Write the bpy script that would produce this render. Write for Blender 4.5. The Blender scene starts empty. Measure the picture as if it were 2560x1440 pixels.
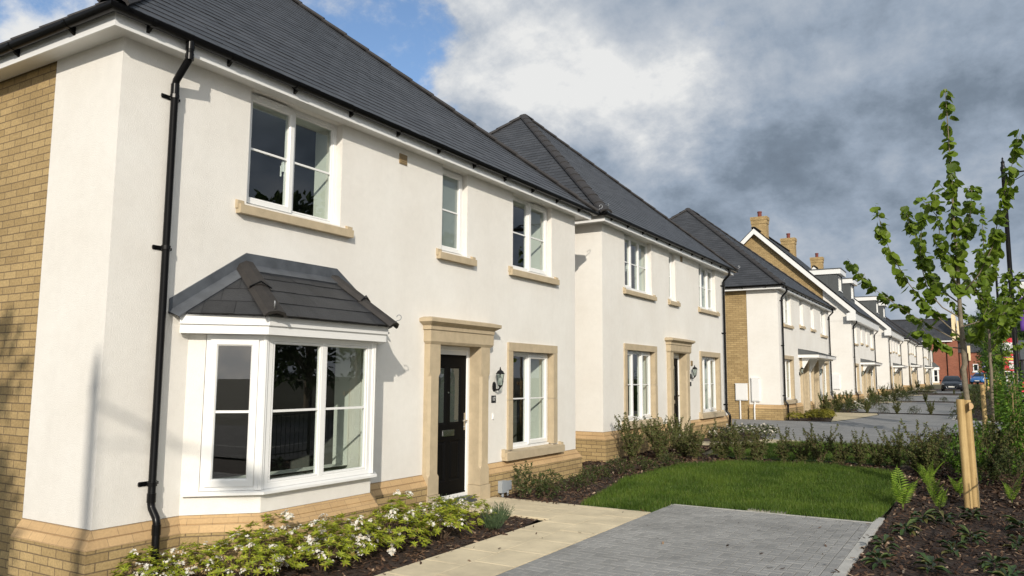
import bpy, math, random
import numpy as np
from mathutils import Vector, Matrix
R = math.radians
rnd = random.Random(17)
sc = bpy.context.scene
COL = sc.collection
# ------------------------------------------------------------------ ground profile (metres; the street climbs gently)
KN = [(-400,-.55),(-5,-.53),(8,-.5),(10.75,-.38),(26,-.22),(47,-.14),(66,0),(80,.24),(97,.36),(108,.8),(140,.85),(300,.9),(3000,.9)]
def g(y):
    for (a,za),(b,zb) in zip(KN,KN[1:]):
        if a <= y <= b: return za+(zb-za)*(y-a)/(b-a)
    return KN[-1][1]
# ------------------------------------------------------------------ object helpers
def tag(o, label=None, cat=None, group=None, kind=None):
    if label: o['label'] = label
    if cat: o['category'] = cat
    if group: o['group'] = group
    if kind: o['kind'] = kind
    return o
def thing(name, label, cat, loc=(0,0,0), rz=0, group=None):
    o = bpy.data.objects.new(name, None); COL.objects.link(o)
    o.empty_display_size = .2; o.location = loc; o.rotation_euler = (0,0,rz)
    return tag(o, label, cat, group)
def kids(o): return [c for c in bpy.data.objects if c.parent == o]
def copy_thing(root, parts, loc, rz, label, s=1.0):
    r = root.copy(); COL.objects.link(r); r.location = loc; r.rotation_euler = (0,0,rz); r.scale = (s,s,s); r['label'] = label
    for p in parts:
        c = p.copy(); COL.objects.link(c); c.parent = r
    return r
class MB:
    def __init__(s): s.v=[]; s.f=[]; s.m=[]
    def poly(s, pts, m=0):
        n=len(s.v); s.v += [tuple(p) for p in pts]; s.f.append(tuple(range(n,n+len(pts)))); s.m.append(m)
    def box(s, x0,y0,z0,x1,y1,z1, m=0, skip=''):
        if x0>x1: x0,x1=x1,x0
        if y0>y1: y0,y1=y1,y0
        if z0>z1: z0,z1=z1,z0
        n=len(s.v); s.v += [(x0,y0,z0),(x1,y0,z0),(x1,y1,z0),(x0,y1,z0),(x0,y0,z1),(x1,y0,z1),(x1,y1,z1),(x0,y1,z1)]
        for k,f in (('b',(0,3,2,1)),('t',(4,5,6,7)),('n',(0,1,5,4)),('e',(1,2,6,5)),('f',(2,3,7,6)),('w',(3,0,4,7))):
            if k not in skip: s.f.append(tuple(n+i for i in f)); s.m.append(m)
    def ring(s, rings, m=0, closed=True, caps=True):
        n0=len(s.v); k=len(rings[0])
        for r in rings: s.v += [tuple(p) for p in r]
        for i in range(len(rings)-1):
            for j in range(k if closed else k-1):
                a=n0+i*k+j; b=n0+i*k+(j+1)%k
                s.f.append((a,b,b+k,a+k)); s.m.append(m)
        if caps and closed:
            s.f.append(tuple(n0+j for j in reversed(range(k)))); s.m.append(m)
            s.f.append(tuple(n0+(len(rings)-1)*k+j for j in range(k))); s.m.append(m)
    def tube(s, path, r, n=8, m=0, caps=True):
        P=[Vector(p) for p in path]; rs = r if isinstance(r,(list,tuple)) else [r]*len(P)
        rings=[]; prev=None
        for i,p in enumerate(P):
            d=(P[min(i+1,len(P)-1)]-P[max(i-1,0)]).normalized()
            if prev is None:
                a=d.cross(Vector((0,0,1)));
                if a.length<.05: a=d.cross(Vector((0,1,0)))
                a.normalize()
            else:
                a=(prev-d*prev.dot(d)); a.normalize()
            prev=a; b=d.cross(a)
            rings.append([p+(a*math.cos(2*math.pi*j/n)+b*math.sin(2*math.pi*j/n))*rs[i] for j in range(n)])
        s.ring(rings,m,True,caps)
    def lathe(s, prof, n=16, c=(0,0,0), m=0):
        s.ring([[(c[0]+r*math.cos(2*math.pi*j/n), c[1]+r*math.sin(2*math.pi*j/n), c[2]+z) for j in range(n)] for r,z in prof], m)
    def sweep(s, path, prof, m=0, closed_prof=False, caps=True, closed_path=False, flip=False):
        # path: 2-D plan polyline with the outside on its right; prof: (outward distance, z)
        P=[Vector(p) for p in path]; N=[]; L=len(P)
        def nrm(a,b):
            d=(b-a).normalized(); return Vector((d.y,-d.x))
        for i in range(L):
            if closed_path: n1=nrm(P[i-1],P[i]); n2=nrm(P[i],P[(i+1)%L])
            else:
                n1=nrm(P[max(i-1,0)],P[max(i-1,0)+1]); n2=nrm(P[min(i,L-2)],P[min(i,L-2)+1])
            N.append((n1+n2)/(1+n1.dot(n2)))
        rings=[[(p.x+n.x*d, p.y+n.y*d, z) for d,z in prof] for p,n in zip(P,N)]
        if closed_path: rings.append(rings[0])
        s.ring(rings,m,closed_prof,caps and closed_prof)
    def mean(s): return Vector(np.mean(np.array(s.v),axis=0)) if s.v else Vector()
    def build(s, name, mats, parent=None, loc=None, smooth=False, off=(0,0,0), recalc=True):
        me=bpy.data.meshes.new(name)
        v=np.array(s.v,dtype=np.float64)+np.array(off)
        me.from_pydata(v.tolist(),[],s.f)
        if not isinstance(mats,(list,tuple)): mats=[mats]
        for m in mats: me.materials.append(m)
        if any(s.m): me.polygons.foreach_set('material_index', s.m)
        if recalc:
            import bmesh
            bm=bmesh.new(); bm.from_mesh(me); bmesh.ops.recalc_face_normals(bm,faces=bm.faces); bm.to_mesh(me); bm.free()
        boxuv(me)
        if smooth: me.polygons.foreach_set('use_smooth',[True]*len(me.polygons))
        o=bpy.data.objects.new(name,me); COL.objects.link(o)
        if parent: o.parent=parent
        if loc is not None: o.location=loc
        if smooth and smooth!='all':
            try:
                me.set_sharp_from_angle(angle=R(smooth if smooth is not True else 40))
            except Exception: pass
        return o
def boxuv(me):
    if len(me.loops)>600000: return
    uv=me.uv_layers.new(name='UVMap'); nl=len(me.loops)
    vi=np.empty(nl,np.int32); me.loops.foreach_get('vertex_index',vi)
    co=np.empty(len(me.vertices)*3); me.vertices.foreach_get('co',co); co=co.reshape(-1,3)[vi]
    npol=len(me.polygons); nor=np.empty(npol*3,np.float32); me.polygons.foreach_get('normal',nor); nor=nor.reshape(-1,3).astype(float)
    lt=np.empty(npol,np.int32); me.polygons.foreach_get('loop_total',lt); nor=np.repeat(nor,lt,axis=0)
    t=np.stack([-nor[:,1],nor[:,0],np.zeros(nl)],1); l=np.linalg.norm(t,axis=1); flat=l<.02; l[flat]=1; t/=l[:,None]; t[flat]=(1,0,0)
    b=np.cross(nor,t); b[flat]=(0,1,0)
    out=np.stack([(co*t).sum(1),(co*b).sum(1)],1).astype(np.float32); uv.data.foreach_set('uv',out.ravel())
# ------------------------------------------------------------------ materials
def nt(name):
    m=bpy.data.materials.new(name); m.use_nodes=True; t=m.node_tree; t.nodes.clear()
    o=t.nodes.new('ShaderNodeOutputMaterial'); p=t.nodes.new('ShaderNodeBsdfPrincipled'); t.links.new(p.outputs[0],o.inputs[0])
    return m,t,p,o
def nd(t,typ,**kw):
    n=t.nodes.new(typ)
    for k,v in kw.items():
        if k.startswith('i_'):
            key=k[2:]; key=int(key) if key.isdigit() else key.replace('_',' ')
            n.inputs[key].default_value=v
        else: setattr(n,k,v)
    return n
def col4(c): return (c[0],c[1],c[2],1)
def mathn(t,op,a,b=None,c=None,clamp=False):
    n=t.nodes.new('ShaderNodeMath'); n.operation=op; n.use_clamp=clamp
    for i,x in enumerate((a,b,c)):
        if x is None: continue
        if isinstance(x,(int,float)): n.inputs[i].default_value=x
        else: t.links.new(x,n.inputs[i])
    return n.outputs[0]
def mixc(t,fac,a,b,mode='MIX'):
    n=t.nodes.new('ShaderNodeMix'); n.data_type='RGBA'; n.blend_type=mode
    for i,x in ((0,fac),(6,a),(7,b)):
        if isinstance(x,(int,float)): n.inputs[i].default_value=x
        elif isinstance(x,tuple): n.inputs[i].default_value=col4(x)
        else: t.links.new(x,n.inputs[i])
    return n.outputs[2]
def M(name,col,rough=.6,var=0,vs=3,col2=None,bump=0,bs=80,metal=0,spec=.5,island=0,detail=4,trans=0):
    m,t,p,o=nt(name); p.inputs['Roughness'].default_value=rough; p.inputs['Metallic'].default_value=metal; p.inputs['Specular IOR Level'].default_value=spec
    tc=nd(t,'ShaderNodeTexCoord'); c=None
    if var or col2:
        n=nd(t,'ShaderNodeTexNoise',i_Scale=vs,i_Detail=detail,i_Roughness=.6); t.links.new(tc.outputs['Object'],n.inputs['Vector'])
        mr=nd(t,'ShaderNodeMapRange'); t.links.new(n.outputs['Fac'],mr.inputs[0]); mr.inputs[1].default_value=.3; mr.inputs[2].default_value=.7
        c2=col2 or tuple(x*(1-var) for x in col); c=mixc(t,mr.outputs[0],c2,tuple(x*(1+var*.5) for x in col) if not col2 else col)
    if island:
        gi=nd(t,'ShaderNodeNewGeometry'); mr=nd(t,'ShaderNodeMapRange'); t.links.new(gi.outputs['Random Per Island'],mr.inputs[0]); mr.inputs[3].default_value=1-island; mr.inputs[4].default_value=1+island
        hs=nd(t,'ShaderNodeHueSaturation'); t.links.new(mr.outputs[0],hs.inputs['Value'])
        if c is None: hs.inputs['Color'].default_value=col4(col)
        else: t.links.new(c,hs.inputs['Color'])
        c=hs.outputs[0]
    if c is None: p.inputs['Base Color'].default_value=col4(col)
    else: t.links.new(c,p.inputs['Base Color'])
    if bump:
        n=nd(t,'ShaderNodeTexNoise',i_Scale=bs,i_Detail=3); t.links.new(tc.outputs['Object'],n.inputs['Vector'])
        b=nd(t,'ShaderNodeBump',i_Strength=bump,i_Distance=.02); t.links.new(n.outputs['Fac'],b.inputs['Height']); t.links.new(b.outputs[0],p.inputs['Normal'])
    if trans:
        tr=nd(t,'ShaderNodeBsdfTranslucent'); mx=nd(t,'ShaderNodeMixShader',i_0=trans)
        if c is None: tr.inputs[0].default_value=col4(col)
        else: t.links.new(c,tr.inputs[0])
        t.links.new(p.outputs[0],mx.inputs[1]); t.links.new(tr.outputs[0],mx.inputs[2]); t.links.new(mx.outputs[0],o.inputs[0])
    return m
def MBrick(name,c1,c2,mort,bw=.225,rh=.075,ms=.010,bump=.5,rough=.85,off=.5,tint=None,warp=.003,mottle=.25,smooth=.15):
    m,t,p,o=nt(name); p.inputs['Roughness'].default_value=rough; p.inputs['Specular IOR Level'].default_value=.25
    tc=nd(t,'ShaderNodeTexCoord'); uv=tc.outputs['UV']
    nz=nd(t,'ShaderNodeTexNoise',i_Scale=9,i_Detail=2); t.links.new(tc.outputs['UV'],nz.inputs['Vector'])
    vm=nd(t,'ShaderNodeVectorMath',operation='MULTIPLY_ADD'); t.links.new(nz.outputs['Color'],vm.inputs[0]); vm.inputs[1].default_value=(warp*2,warp*2,0); t.links.new(uv,vm.inputs[2])
    br=nd(t,'ShaderNodeTexBrick',offset=off,i_Scale=1.0,i_Mortar_Size=ms/2,i_Mortar_Smooth=smooth,i_Bias=0,i_Brick_Width=bw,i_Row_Height=rh)
    br.inputs['Color1'].default_value=col4(c1); br.inputs['Color2'].default_value=col4(c2); br.inputs['Mortar'].default_value=col4(mort)
    t.links.new(vm.outputs[0],br.inputs['Vector']); c=br.outputs['Color']
    if mottle:
        n2=nd(t,'ShaderNodeTexNoise',i_Scale=45,i_Detail=4); t.links.new(uv,n2.inputs['Vector'])
        mr=nd(t,'ShaderNodeMapRange'); t.links.new(n2.outputs['Fac'],mr.inputs[0]); mr.inputs[1].default_value=.25; mr.inputs[2].default_value=.75; mr.inputs[3].default_value=1-mottle; mr.inputs[4].default_value=1+mottle*.6
        n3=nd(t,'ShaderNodeTexNoise',i_Scale=1.1,i_Detail=3); t.links.new(uv,n3.inputs['Vector'])
        m3=nd(t,'ShaderNodeMapRange'); t.links.new(n3.outputs['Fac'],m3.inputs[0]); m3.inputs[1].default_value=.3; m3.inputs[2].default_value=.7; m3.inputs[3].default_value=.88; m3.inputs[4].default_value=1.1
        hs=nd(t,'ShaderNodeHueSaturation'); t.links.new(mathn(t,'MULTIPLY',mr.outputs[0],m3.outputs[0]),hs.inputs['Value']); t.links.new(c,hs.inputs['Color']); c=hs.outputs[0]
    t.links.new(c,p.inputs['Base Color'])
    inv=mathn(t,'SUBTRACT',1.0,br.outputs['Fac']); n4=nd(t,'ShaderNodeTexNoise',i_Scale=120,i_Detail=3); t.links.new(uv,n4.inputs['Vector'])
    hgt=mathn(t,'ADD',inv,mathn(t,'MULTIPLY',n4.outputs['Fac'],.35))
    b=nd(t,'ShaderNodeBump',i_Strength=bump,i_Distance=.006); t.links.new(hgt,b.inputs['Height']); t.links.new(b.outputs[0],p.inputs['Normal'])
    return m
def MGlass(name,tint=(.82,.88,.85),refl=2.0,frost=0):
    m,t,p,o=nt(name); t.nodes.remove(p)
    lw=nd(t,'ShaderNodeLayerWeight',i_Blend=.5); f=mathn(t,'ADD',mathn(t,'MULTIPLY',mathn(t,'POWER',lw.outputs['Facing'],5.0),.9),.055*refl,clamp=True)
    gl=nd(t,'ShaderNodeBsdfGlossy',i_Roughness=.0); gl.inputs[0].default_value=(1,1,1,1)
    tr=nd(t,'ShaderNodeBsdfTransparent'); tr.inputs[0].default_value=col4(tint); base=tr.outputs[0]
    if frost:
        df=nd(t,'ShaderNodeBsdfDiffuse'); df.inputs[0].default_value=(.42,.50,.47,1); tl=nd(t,'ShaderNodeBsdfTranslucent'); tl.inputs[0].default_value=(.5,.58,.55,1)
        a=nd(t,'ShaderNodeMixShader',i_0=.5); t.links.new(df.outputs[0],a.inputs[1]); t.links.new(tl.outputs[0],a.inputs[2])
        a2=nd(t,'ShaderNodeMixShader',i_0=frost); t.links.new(tr.outputs[0],a2.inputs[1]); t.links.new(a.outputs[0],a2.inputs[2]); base=a2.outputs[0]
    mx=nd(t,'ShaderNodeMixShader'); t.links.new(f,mx.inputs[0]); t.links.new(base,mx.inputs[1]); t.links.new(gl.outputs[0],mx.inputs[2]); t.links.new(mx.outputs[0],o.inputs[0])
    return m
def MRender():
    m,t,p,o=nt('cream_render'); p.inputs['Roughness'].default_value=.9; p.inputs['Specular IOR Level'].default_value=.2
    tc=nd(t,'ShaderNodeTexCoord')
    n=nd(t,'ShaderNodeTexNoise',i_Scale=.9,i_Detail=6,i_Roughness=.62); t.links.new(tc.outputs['Object'],n.inputs['Vector'])
    mr=nd(t,'ShaderNodeMapRange'); t.links.new(n.outputs['Fac'],mr.inputs[0]); mr.inputs[1].default_value=.35; mr.inputs[2].default_value=.68
    c=mixc(t,mr.outputs[0],(.765,.737,.685),(.82,.80,.755))
    n2=nd(t,'ShaderNodeTexNoise',i_Scale=9,i_Detail=5,i_Roughness=.7); t.links.new(tc.outputs['Object'],n2.inputs['Vector'])
    mr2=nd(t,'ShaderNodeMapRange'); t.links.new(n2.outputs['Fac'],mr2.inputs[0]); mr2.inputs[1].default_value=.3; mr2.inputs[2].default_value=.75; mr2.inputs[3].default_value=.965; mr2.inputs[4].default_value=1.02
    mp=nd(t,'ShaderNodeMapping'); mp.inputs['Scale'].default_value=(3.5,3.5,.45); t.links.new(tc.outputs['Object'],mp.inputs[0]); ns=nd(t,'ShaderNodeTexNoise',i_Scale=1,i_Detail=5,i_Roughness=.65); t.links.new(mp.outputs[0],ns.inputs[0])
    ms=nd(t,'ShaderNodeMapRange'); t.links.new(ns.outputs['Fac'],ms.inputs[0]); ms.inputs[1].default_value=.5; ms.inputs[2].default_value=.8; ms.inputs[3].default_value=1; ms.inputs[4].default_value=.965
    hs=nd(t,'ShaderNodeHueSaturation'); t.links.new(mathn(t,'MULTIPLY',mr2.outputs[0],ms.outputs[0]),hs.inputs['Value']); t.links.new(c,hs.inputs['Color']); t.links.new(hs.outputs[0],p.inputs['Base Color'])
    n3=nd(t,'ShaderNodeTexNoise',i_Scale=85,i_Detail=4,i_Roughness=.75); t.links.new(tc.outputs['Object'],n3.inputs['Vector'])
    b=nd(t,'ShaderNodeBump',i_Strength=.5,i_Distance=.010); t.links.new(n3.outputs['Fac'],b.inputs['Height']); t.links.new(b.outputs[0],p.inputs['Normal'])
    return m
def MWood(name,c1,c2):
    m,t,p,o=nt(name); p.inputs['Roughness'].default_value=.75
    tc=nd(t,'ShaderNodeTexCoord'); mp=nd(t,'ShaderNodeMapping'); mp.inputs['Scale'].default_value=(30,30,1.6); t.links.new(tc.outputs['Object'],mp.inputs[0])
    n=nd(t,'ShaderNodeTexNoise',i_Scale=1.2,i_Detail=5); t.links.new(mp.outputs[0],n.inputs['Vector'])
    n2=nd(t,'ShaderNodeTexNoise',i_Scale=5,i_Detail=3); t.links.new(tc.outputs['Object'],n2.inputs['Vector'])
    mr=nd(t,'ShaderNodeMapRange'); t.links.new(mathn(t,'ADD',mathn(t,'MULTIPLY',n.outputs['Fac'],.65),mathn(t,'MULTIPLY',n2.outputs['Fac'],.35)),mr.inputs[0]); mr.inputs[1].default_value=.32; mr.inputs[2].default_value=.68
    t.links.new(mixc(t,mr.outputs[0],c1,c2),p.inputs['Base Color'])
    b=nd(t,'ShaderNodeBump',i_Strength=.3,i_Distance=.01); t.links.new(n.outputs['Fac'],b.inputs['Height']); t.links.new(b.outputs[0],p.inputs['Normal'])
    return m
K={}
K['render']=MRender()
K['brick']=MBrick('buff_brick',(.47,.34,.165),(.36,.255,.12),(.20,.145,.085),ms=.011,bump=.7)
K['squint']=MBrick('plinth_brick',(.535,.365,.19),(.475,.32,.165),(.33,.225,.125),ms=.006,bump=.25,mottle=.12)
K['redbrick']=MBrick('red_brick',(.32,.115,.07),(.25,.085,.052),(.30,.2,.14),mottle=.2)
K['slate']=M('slate',(.050,.0515,.056),.46,.22,1.3,bump=.25,bs=50,island=.17)
K['ridge']=M('ridge_tile',(.036,.033,.033),.75,.25,6,bump=.2,bs=60)
K['lead']=M('lead',(.105,.115,.13),.45,.35,4,bump=.15,bs=25,metal=.25)
K['white']=M('white_upvc',(.80,.80,.785),.28,.03,2)
K['soffit']=M('white_board',(.78,.775,.75),.4,.05,3)
K['black']=M('black_plastic',(.005,.005,.0055),.28,.2,20,spec=.2)
K['metalblack']=M('black_metal',(.007,.007,.008),.38,.3,40,bump=.1,spec=.35)
K['stone']=M('cast_stone',(.485,.395,.265),.85,.12,7,bump=.25,bs=140)
K['plaster']=M('plaster',(.72,.73,.68),.9)
K['room']=M('room_wall_shade',(.11,.11,.10),.9); K['floor']=M('room_floor',(.07,.06,.05),.8)  # room walls and ceiling darkened in colour to stand in for interior shade
K['door']=M('black_door',(.004,.004,.0042),.5,.2,30,bump=.08,bs=200,spec=.06)
K['chrome']=M('chrome',(.62,.62,.62),.22,metal=1)
K['glass']=MGlass('window_glass'); K['frost']=MGlass('frosted_glass',frost=.8); K['dglass']=MGlass('door_glass',tint=(.38,.42,.39),frost=.22)
K['vent']=M('vent_grille',(.30,.22,.12),.7)
K['grey']=M('grey_plastic',(.33,.36,.39),.5)
K['dormer']=M('grey_cladding',(.075,.082,.085),.55,.12,3)
K['potred']=M('chimney_pot',(.17,.045,.035),.8,.15,8)
K['wood']=MWood('stake_wood',(.34,.22,.085),(.58,.42,.19))
K['woodend']=M('sawn_wood',(.62,.42,.22),.8,.15,20)
K['bark']=M('young_bark',(.20,.165,.115),.8,.3,12,bump=.3,bs=60)
K['steel']=M('galvanised_steel',(.45,.46,.47),.4,metal=.8)
# light levels
SKY=1.45; BEHIND_FILL=2.6; BLUE=(1.05,1.12,1.22); SUN_E=3.0; EXPO=.31
# ------------------------------------------------------------------ houses
ZP=.55     # plinth top above the house's base
def wall_holes(mb, s0,s1,t0,t1, holes, P, m=0):
    S=sorted({s0,s1,*[h[0] for h in holes],*[h[1] for h in holes]}); T=sorted({t0,t1,*[h[2] for h in holes],*[h[3] for h in holes]})
    S=[s for s in S if s0<=s<=s1]; T=[t for t in T if t0<=t<=t1]
    for a,b in zip(S,S[1:]):
        for c,d in zip(T,T[1:]):
            ms,mt=(a+b)/2,(c+d)/2
            if any(h[0]<ms<h[1] and h[2]<mt<h[3] for h in holes): continue
            mb.poly([P(a,c),P(b,c),P(b,d),P(a,d)],m)
def reveal(mb,y0,y1,z0,z1,xa,xb,m=0):
    mb.poly([(xa,y0,z0),(xb,y0,z0),(xb,y0,z1),(xa,y0,z1)],m); mb.poly([(xa,y1,z0),(xb,y1,z0),(xb,y1,z1),(xa,y1,z1)],m)
    mb.poly([(xa,y0,z0),(xb,y0,z0),(xb,y1,z0),(xa,y1,z0)],m); mb.poly([(xa,y0,z1),(xb,y0,z1),(xb,y1,z1),(xa,y1,z1)],m)
def frame_rect(mb,y0,y1,z0,z1,w,xa,xb,m=0):
    # mitred casement frame with a small inner step
    o=[(y0,z0),(y1,z0),(y1,z1),(y0,z1)]; i=[(y0+w,z0+w),(y1-w,z0+w),(y1-w,z1-w),(y0+w,z1-w)]; j=[(y0+w*.8,z0+w*.8),(y1-w*.8,z0+w*.8),(y1-w*.8,z1-w*.8),(y0+w*.8,z1-w*.8)]
    for k in range(4):
        l=(k+1)%4
        mb.poly([(xb,*o[k]),(xb,*o[l]),(xb,*j[l]),(xb,*j[k])],m); mb.poly([(xb,*j[k]),(xb,*j[l]),(xb-.014,*i[l]),(xb-.014,*i[k])],m)
        mb.poly([(xa,*o[k]),(xa,*o[l]),(xb,*o[l]),(xb,*o[k])],m); mb.poly([(xb-.014,*i[k]),(xb-.014,*i[l]),(xa,*i[l]),(xa,*i[k])],m)
        mb.poly([(xa,*o[k]),(xa,*i[k]),(xa,*i[l]),(xa,*o[l])],m)
def pane(root,y0,y1,z0,z1,x,mat,xf=None):
    mb=MB(); pts=[(x,y0,z0),(x,y1,z0),(x,y1,z1),(x,y0,z1)]
    mb.poly([xf(p) for p in pts] if xf else pts); return mb.build('pane',mat,root,off=(0,0,ZP),recalc=False)
def window(root,y0,y1,z0,z1,lights,xr=-.1,bars=True,glass='glass',vents=(),handle=None,detail=True):
    # lights: list of 'o' (opening casement) / 'f' (fixed)
    mb=MB(); w=.052; y0+=.002; y1-=.002; z0+=.002; z1-=.002; frame_rect(mb,y0,y1,z0,z1,w,xr-.07,xr)
    mb.box(xr-.012,y0+.004,z0-.03,xr+.035,y1-.004,z0+.016)      # nosing
    n=len(lights); iw=(y1-y0-2*w); cells=[]
    for k in range(n):
        a=y0+w+iw*k/n; b=y0+w+iw*(k+1)/n
        if k: mb.box(xr-.068,a-.024,z0+w,xr-.001,a+.024,z1-w)
        cells.append((a+(.024 if k else 0),b-(.024 if k<n-1 else 0)))
    P=[]
    for (a,b),l in zip(cells,lights):
        if l=='o': frame_rect(mb,a-.02,b+.02,z0+w-.02,z1-w+.02,.068,xr-.05,xr+.024); P.append((a+.04,b-.04,z0+w+.04,z1-w-.04,xr-.015))
        else: frame_rect(mb,a,b,z0+w,z1-w,.02,xr-.05,xr-.006); P.append((a+.012,b-.012,z0+w+.012,z1-w-.012,xr-.03))
    win=mb.build('window',K['white'],root,off=(0,0,ZP))
    zm=(z0+z1)/2+.01
    for k,(a,b,c,d,x) in enumerate(P):
        pane(win,a,b,c,d,x,K[glass])
        if bars:
            m2=MB(); m2.box(x+.003,a,zm-.011,x+.012,b,zm+.011); m2.box(x-.012,a,zm-.011,x-.003,b,zm+.011); m2.build('glazing_bar',K['white'],win,off=(0,0,ZP))
        if detail:
            m3=MB(); 
            for q in ((a-.006,a+.004,c,d),(b-.004,b+.006,c,d),(a,b,c-.006,c+.004),(a,b,d-.004,d+.006)): m3.box(x+.001,q[0],q[2],x+.006,q[1],q[3])
            m3.build('gasket',K['black'],win,off=(0,0,ZP))
        if k in vents:
            m4=MB(); m4.box(xr+.004,a+.06,z1-.055,xr+.034,b-.06,z1-.035); m4.box(xr+.004,a+.06,z1-.034,xr+.05,b-.06,z1-.026)
            m4.build('trickle_vent',K['white'],win,off=(0,0,ZP))
        if handle==k:
            m5=MB(); m5.box(x-.03,b-.05,zm-.14,x-.012,b-.025,zm-.02); m5.tube([(x-.03,b-.037,zm-.06),(x-.05,b-.037,zm-.07),(x-.05,b-.037,zm-.19)],.009,6); m5.build('window_handle',K['white'],win,off=(0,0,ZP))
    return win
def stone_sill(win,y0,y1,z0,z1,xo=.075):
    mb=MB(); e=.07
    def blk(a,b,zt):
        mb.ring([[(-.1,a,z0),(-.1,b,z0),(-.1,b,zt),(-.1,a,zt)],[(xo,a,z0),(xo,b,z0),(xo,b,z1-.03),(xo,a,z1-.03)]])
    blk(y0,y1,z1)
    for a,b in ((y0-.012,y0+e),(y1-e,y1+.012)): mb.ring([[(-.03,a,z0+.05),(-.03,b,z0+.05),(-.03,b,z1+.035),(-.03,a,z1+.035)],[(xo-.035,a,z0+.05),(xo-.035,b,z0+.05),(xo-.035,b,z1+.012),(xo-.035,a,z1+.012)]])
    return mb.build('stone_sill',K['stone'],win,off=(0,0,ZP))
def stone_surround(win,y0,y1,z0,z1,w=.135,h=.137,xo=.035):
    for a,b,c,d in ((y0,y1,z1-h,z1),(y0,y0+w,z0,z1-h-.004),(y1-w,y1,z0,z1-h-.004)):
        mb=MB(); zm=(c+d)/2
        if d-c>.5: mb.box(-.1,a,c,xo,b,zm-.003); mb.box(-.1,a,zm+.003,xo-.001,b,d)
        else: mb.box(-.1,a,c,xo+.002,(a+b)/2-.002,d); mb.box(-.1,(a+b)/2+.002,c,xo+.002,b,d)
        mb.build('stone_surround',K['stone'],win,off=(0,0,ZP))
def eave_path(W,L,ohf,ohn,ohb): return [(-W-.2,-ohn),(ohf,-ohn),(ohf,L+ohb),(-W-.2,L+ohb)]
def half_round(r,dc,zc,n=8):
    o=[(dc+r*math.cos(math.pi+math.pi*k/n),zc+r*math.sin(math.pi+math.pi*k/n)) for k in range(n+1)]
    i=[(dc+(r-.006)*math.cos(math.pi+math.pi*k/n),zc+(r-.006)*math.sin(math.pi+math.pi*k/n)) for k in range(n+1)]
    return o+i[::-1]
SR=random.Random(77)
def slate_face(mb,e0,e1,t0,t1,gauge=.16,m=0,w=.27,single=True):
    """slate courses on the plane e0-e1 (eave) .. t0-t1 (top edge, or one apex point twice), every slate a thin piece of its own"""
    e0,e1,t0,t1=map(Vector,(e0,e1,t0,t1)); nrm=(e1-e0).cross(t0-e0)
    if nrm.length<1e-6: nrm=(e1-e0).cross(t1-e0)
    nrm.normalize()
    if nrm.z<0: nrm=-nrm
    U=(e1-e0).normalized(); V=nrm.cross(U).normalized()
    if V.z<0: V=-V
    H=(t0-e0).dot(V); n=max(1,int(round(H/gauge))); lt=(t0-e0).dot(U); rt=(t1-e0).dot(U); Lb=(e1-e0).length
    base=[e0-nrm*.004,e1-nrm*.004,t1-nrm*.004,t0-nrm*.004]
    mb.poly(base if (t1-t0).length>1e-4 else base[:3],m)
    for k in range(n):
        a,b=k/n,min(1,(k+1.12)/n); va,vb=H*a,H*b; la,lb_,ra,rb=lt*a,lt*b,Lb+(rt-Lb)*a,Lb+(rt-Lb)*b
        if not single: cells=[(la,ra)]
        else:
            u=math.floor(la/w)*w-(w/2 if k%2 else 0); cells=[]
            while u<ra: cells.append((u,u+w)); u+=w
        for u0,u1 in cells:
            g0=.0018 if single else 0
            p0,p1=max(u0+g0,la),min(u1-g0,ra); q0,q1=max(u0+g0,lb_),min(u1-g0,rb)
            if p1-p0<.004: continue
            if q1<q0: q0=q1=min(max((q0+q1)/2,lb_),max(rb,lb_))
            h0=SR.uniform(.0065,.0105); h1=h0+SR.uniform(-.0016,.0016) if single else h0; dv=SR.uniform(-.004,.004) if single else 0
            P=lambda u,v,h: e0+U*u+V*v+nrm*h
            A,B=P(p0,va+dv,h0),P(p1,va+dv,h1); top=[P(q1,vb,.001),P(q0,vb,.001)]
            mb.poly([A,B]+(top if q1-q0>.003 else top[:1]),m)
            mb.poly([P(p0,va+dv,-.003),P(p1,va+dv,-.003),B,A],m)
def cap_run(mb,a,b,r=.13,seg=.45,n=6,lift=.02):
    a,b=Vector(a),Vector(b); L=(b-a).length; k=max(1,int(L/seg)); d=(b-a)/k
    side=d.cross(Vector((0,0,1))).normalized(); up=side.cross(d).normalized()
    if up.z<0: up=-up
    for i in range(k):
        p=a+d*i; q=p+d*1.03
        def rg(c,rr,l): return [c+side*(rr*math.cos(math.pi*j/n))+up*(rr*.55*math.sin(math.pi*j/n)+l) for j in range(n+1)]
        mb.ring([rg(p,r,lift-.03)+rg(p,r-.02,lift-.05)[::-1],rg(q,r*.97,lift-.045)+rg(q,r*.97-.02,lift-.065)[::-1]])
def scroll(root,base,d,s=1,name='hip_hook'):
    b=Vector(base); d=Vector(d).normalized(); pts=[b-d*.05*s,b,b+d*.05*s+Vector((0,0,.02*s))]
    c=b+d*.085*s+Vector((0,0,.075*s))
    for k in range(9):
        a=-1.9+k*.62; r=(.045-.0028*k)*s; pts.append(c+d*(r*math.cos(a))+Vector((0,0,r*math.sin(a))))
    mb=MB(); mb.tube(pts,.006*s,6); return mb.build(name,K['steel'],root)
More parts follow.
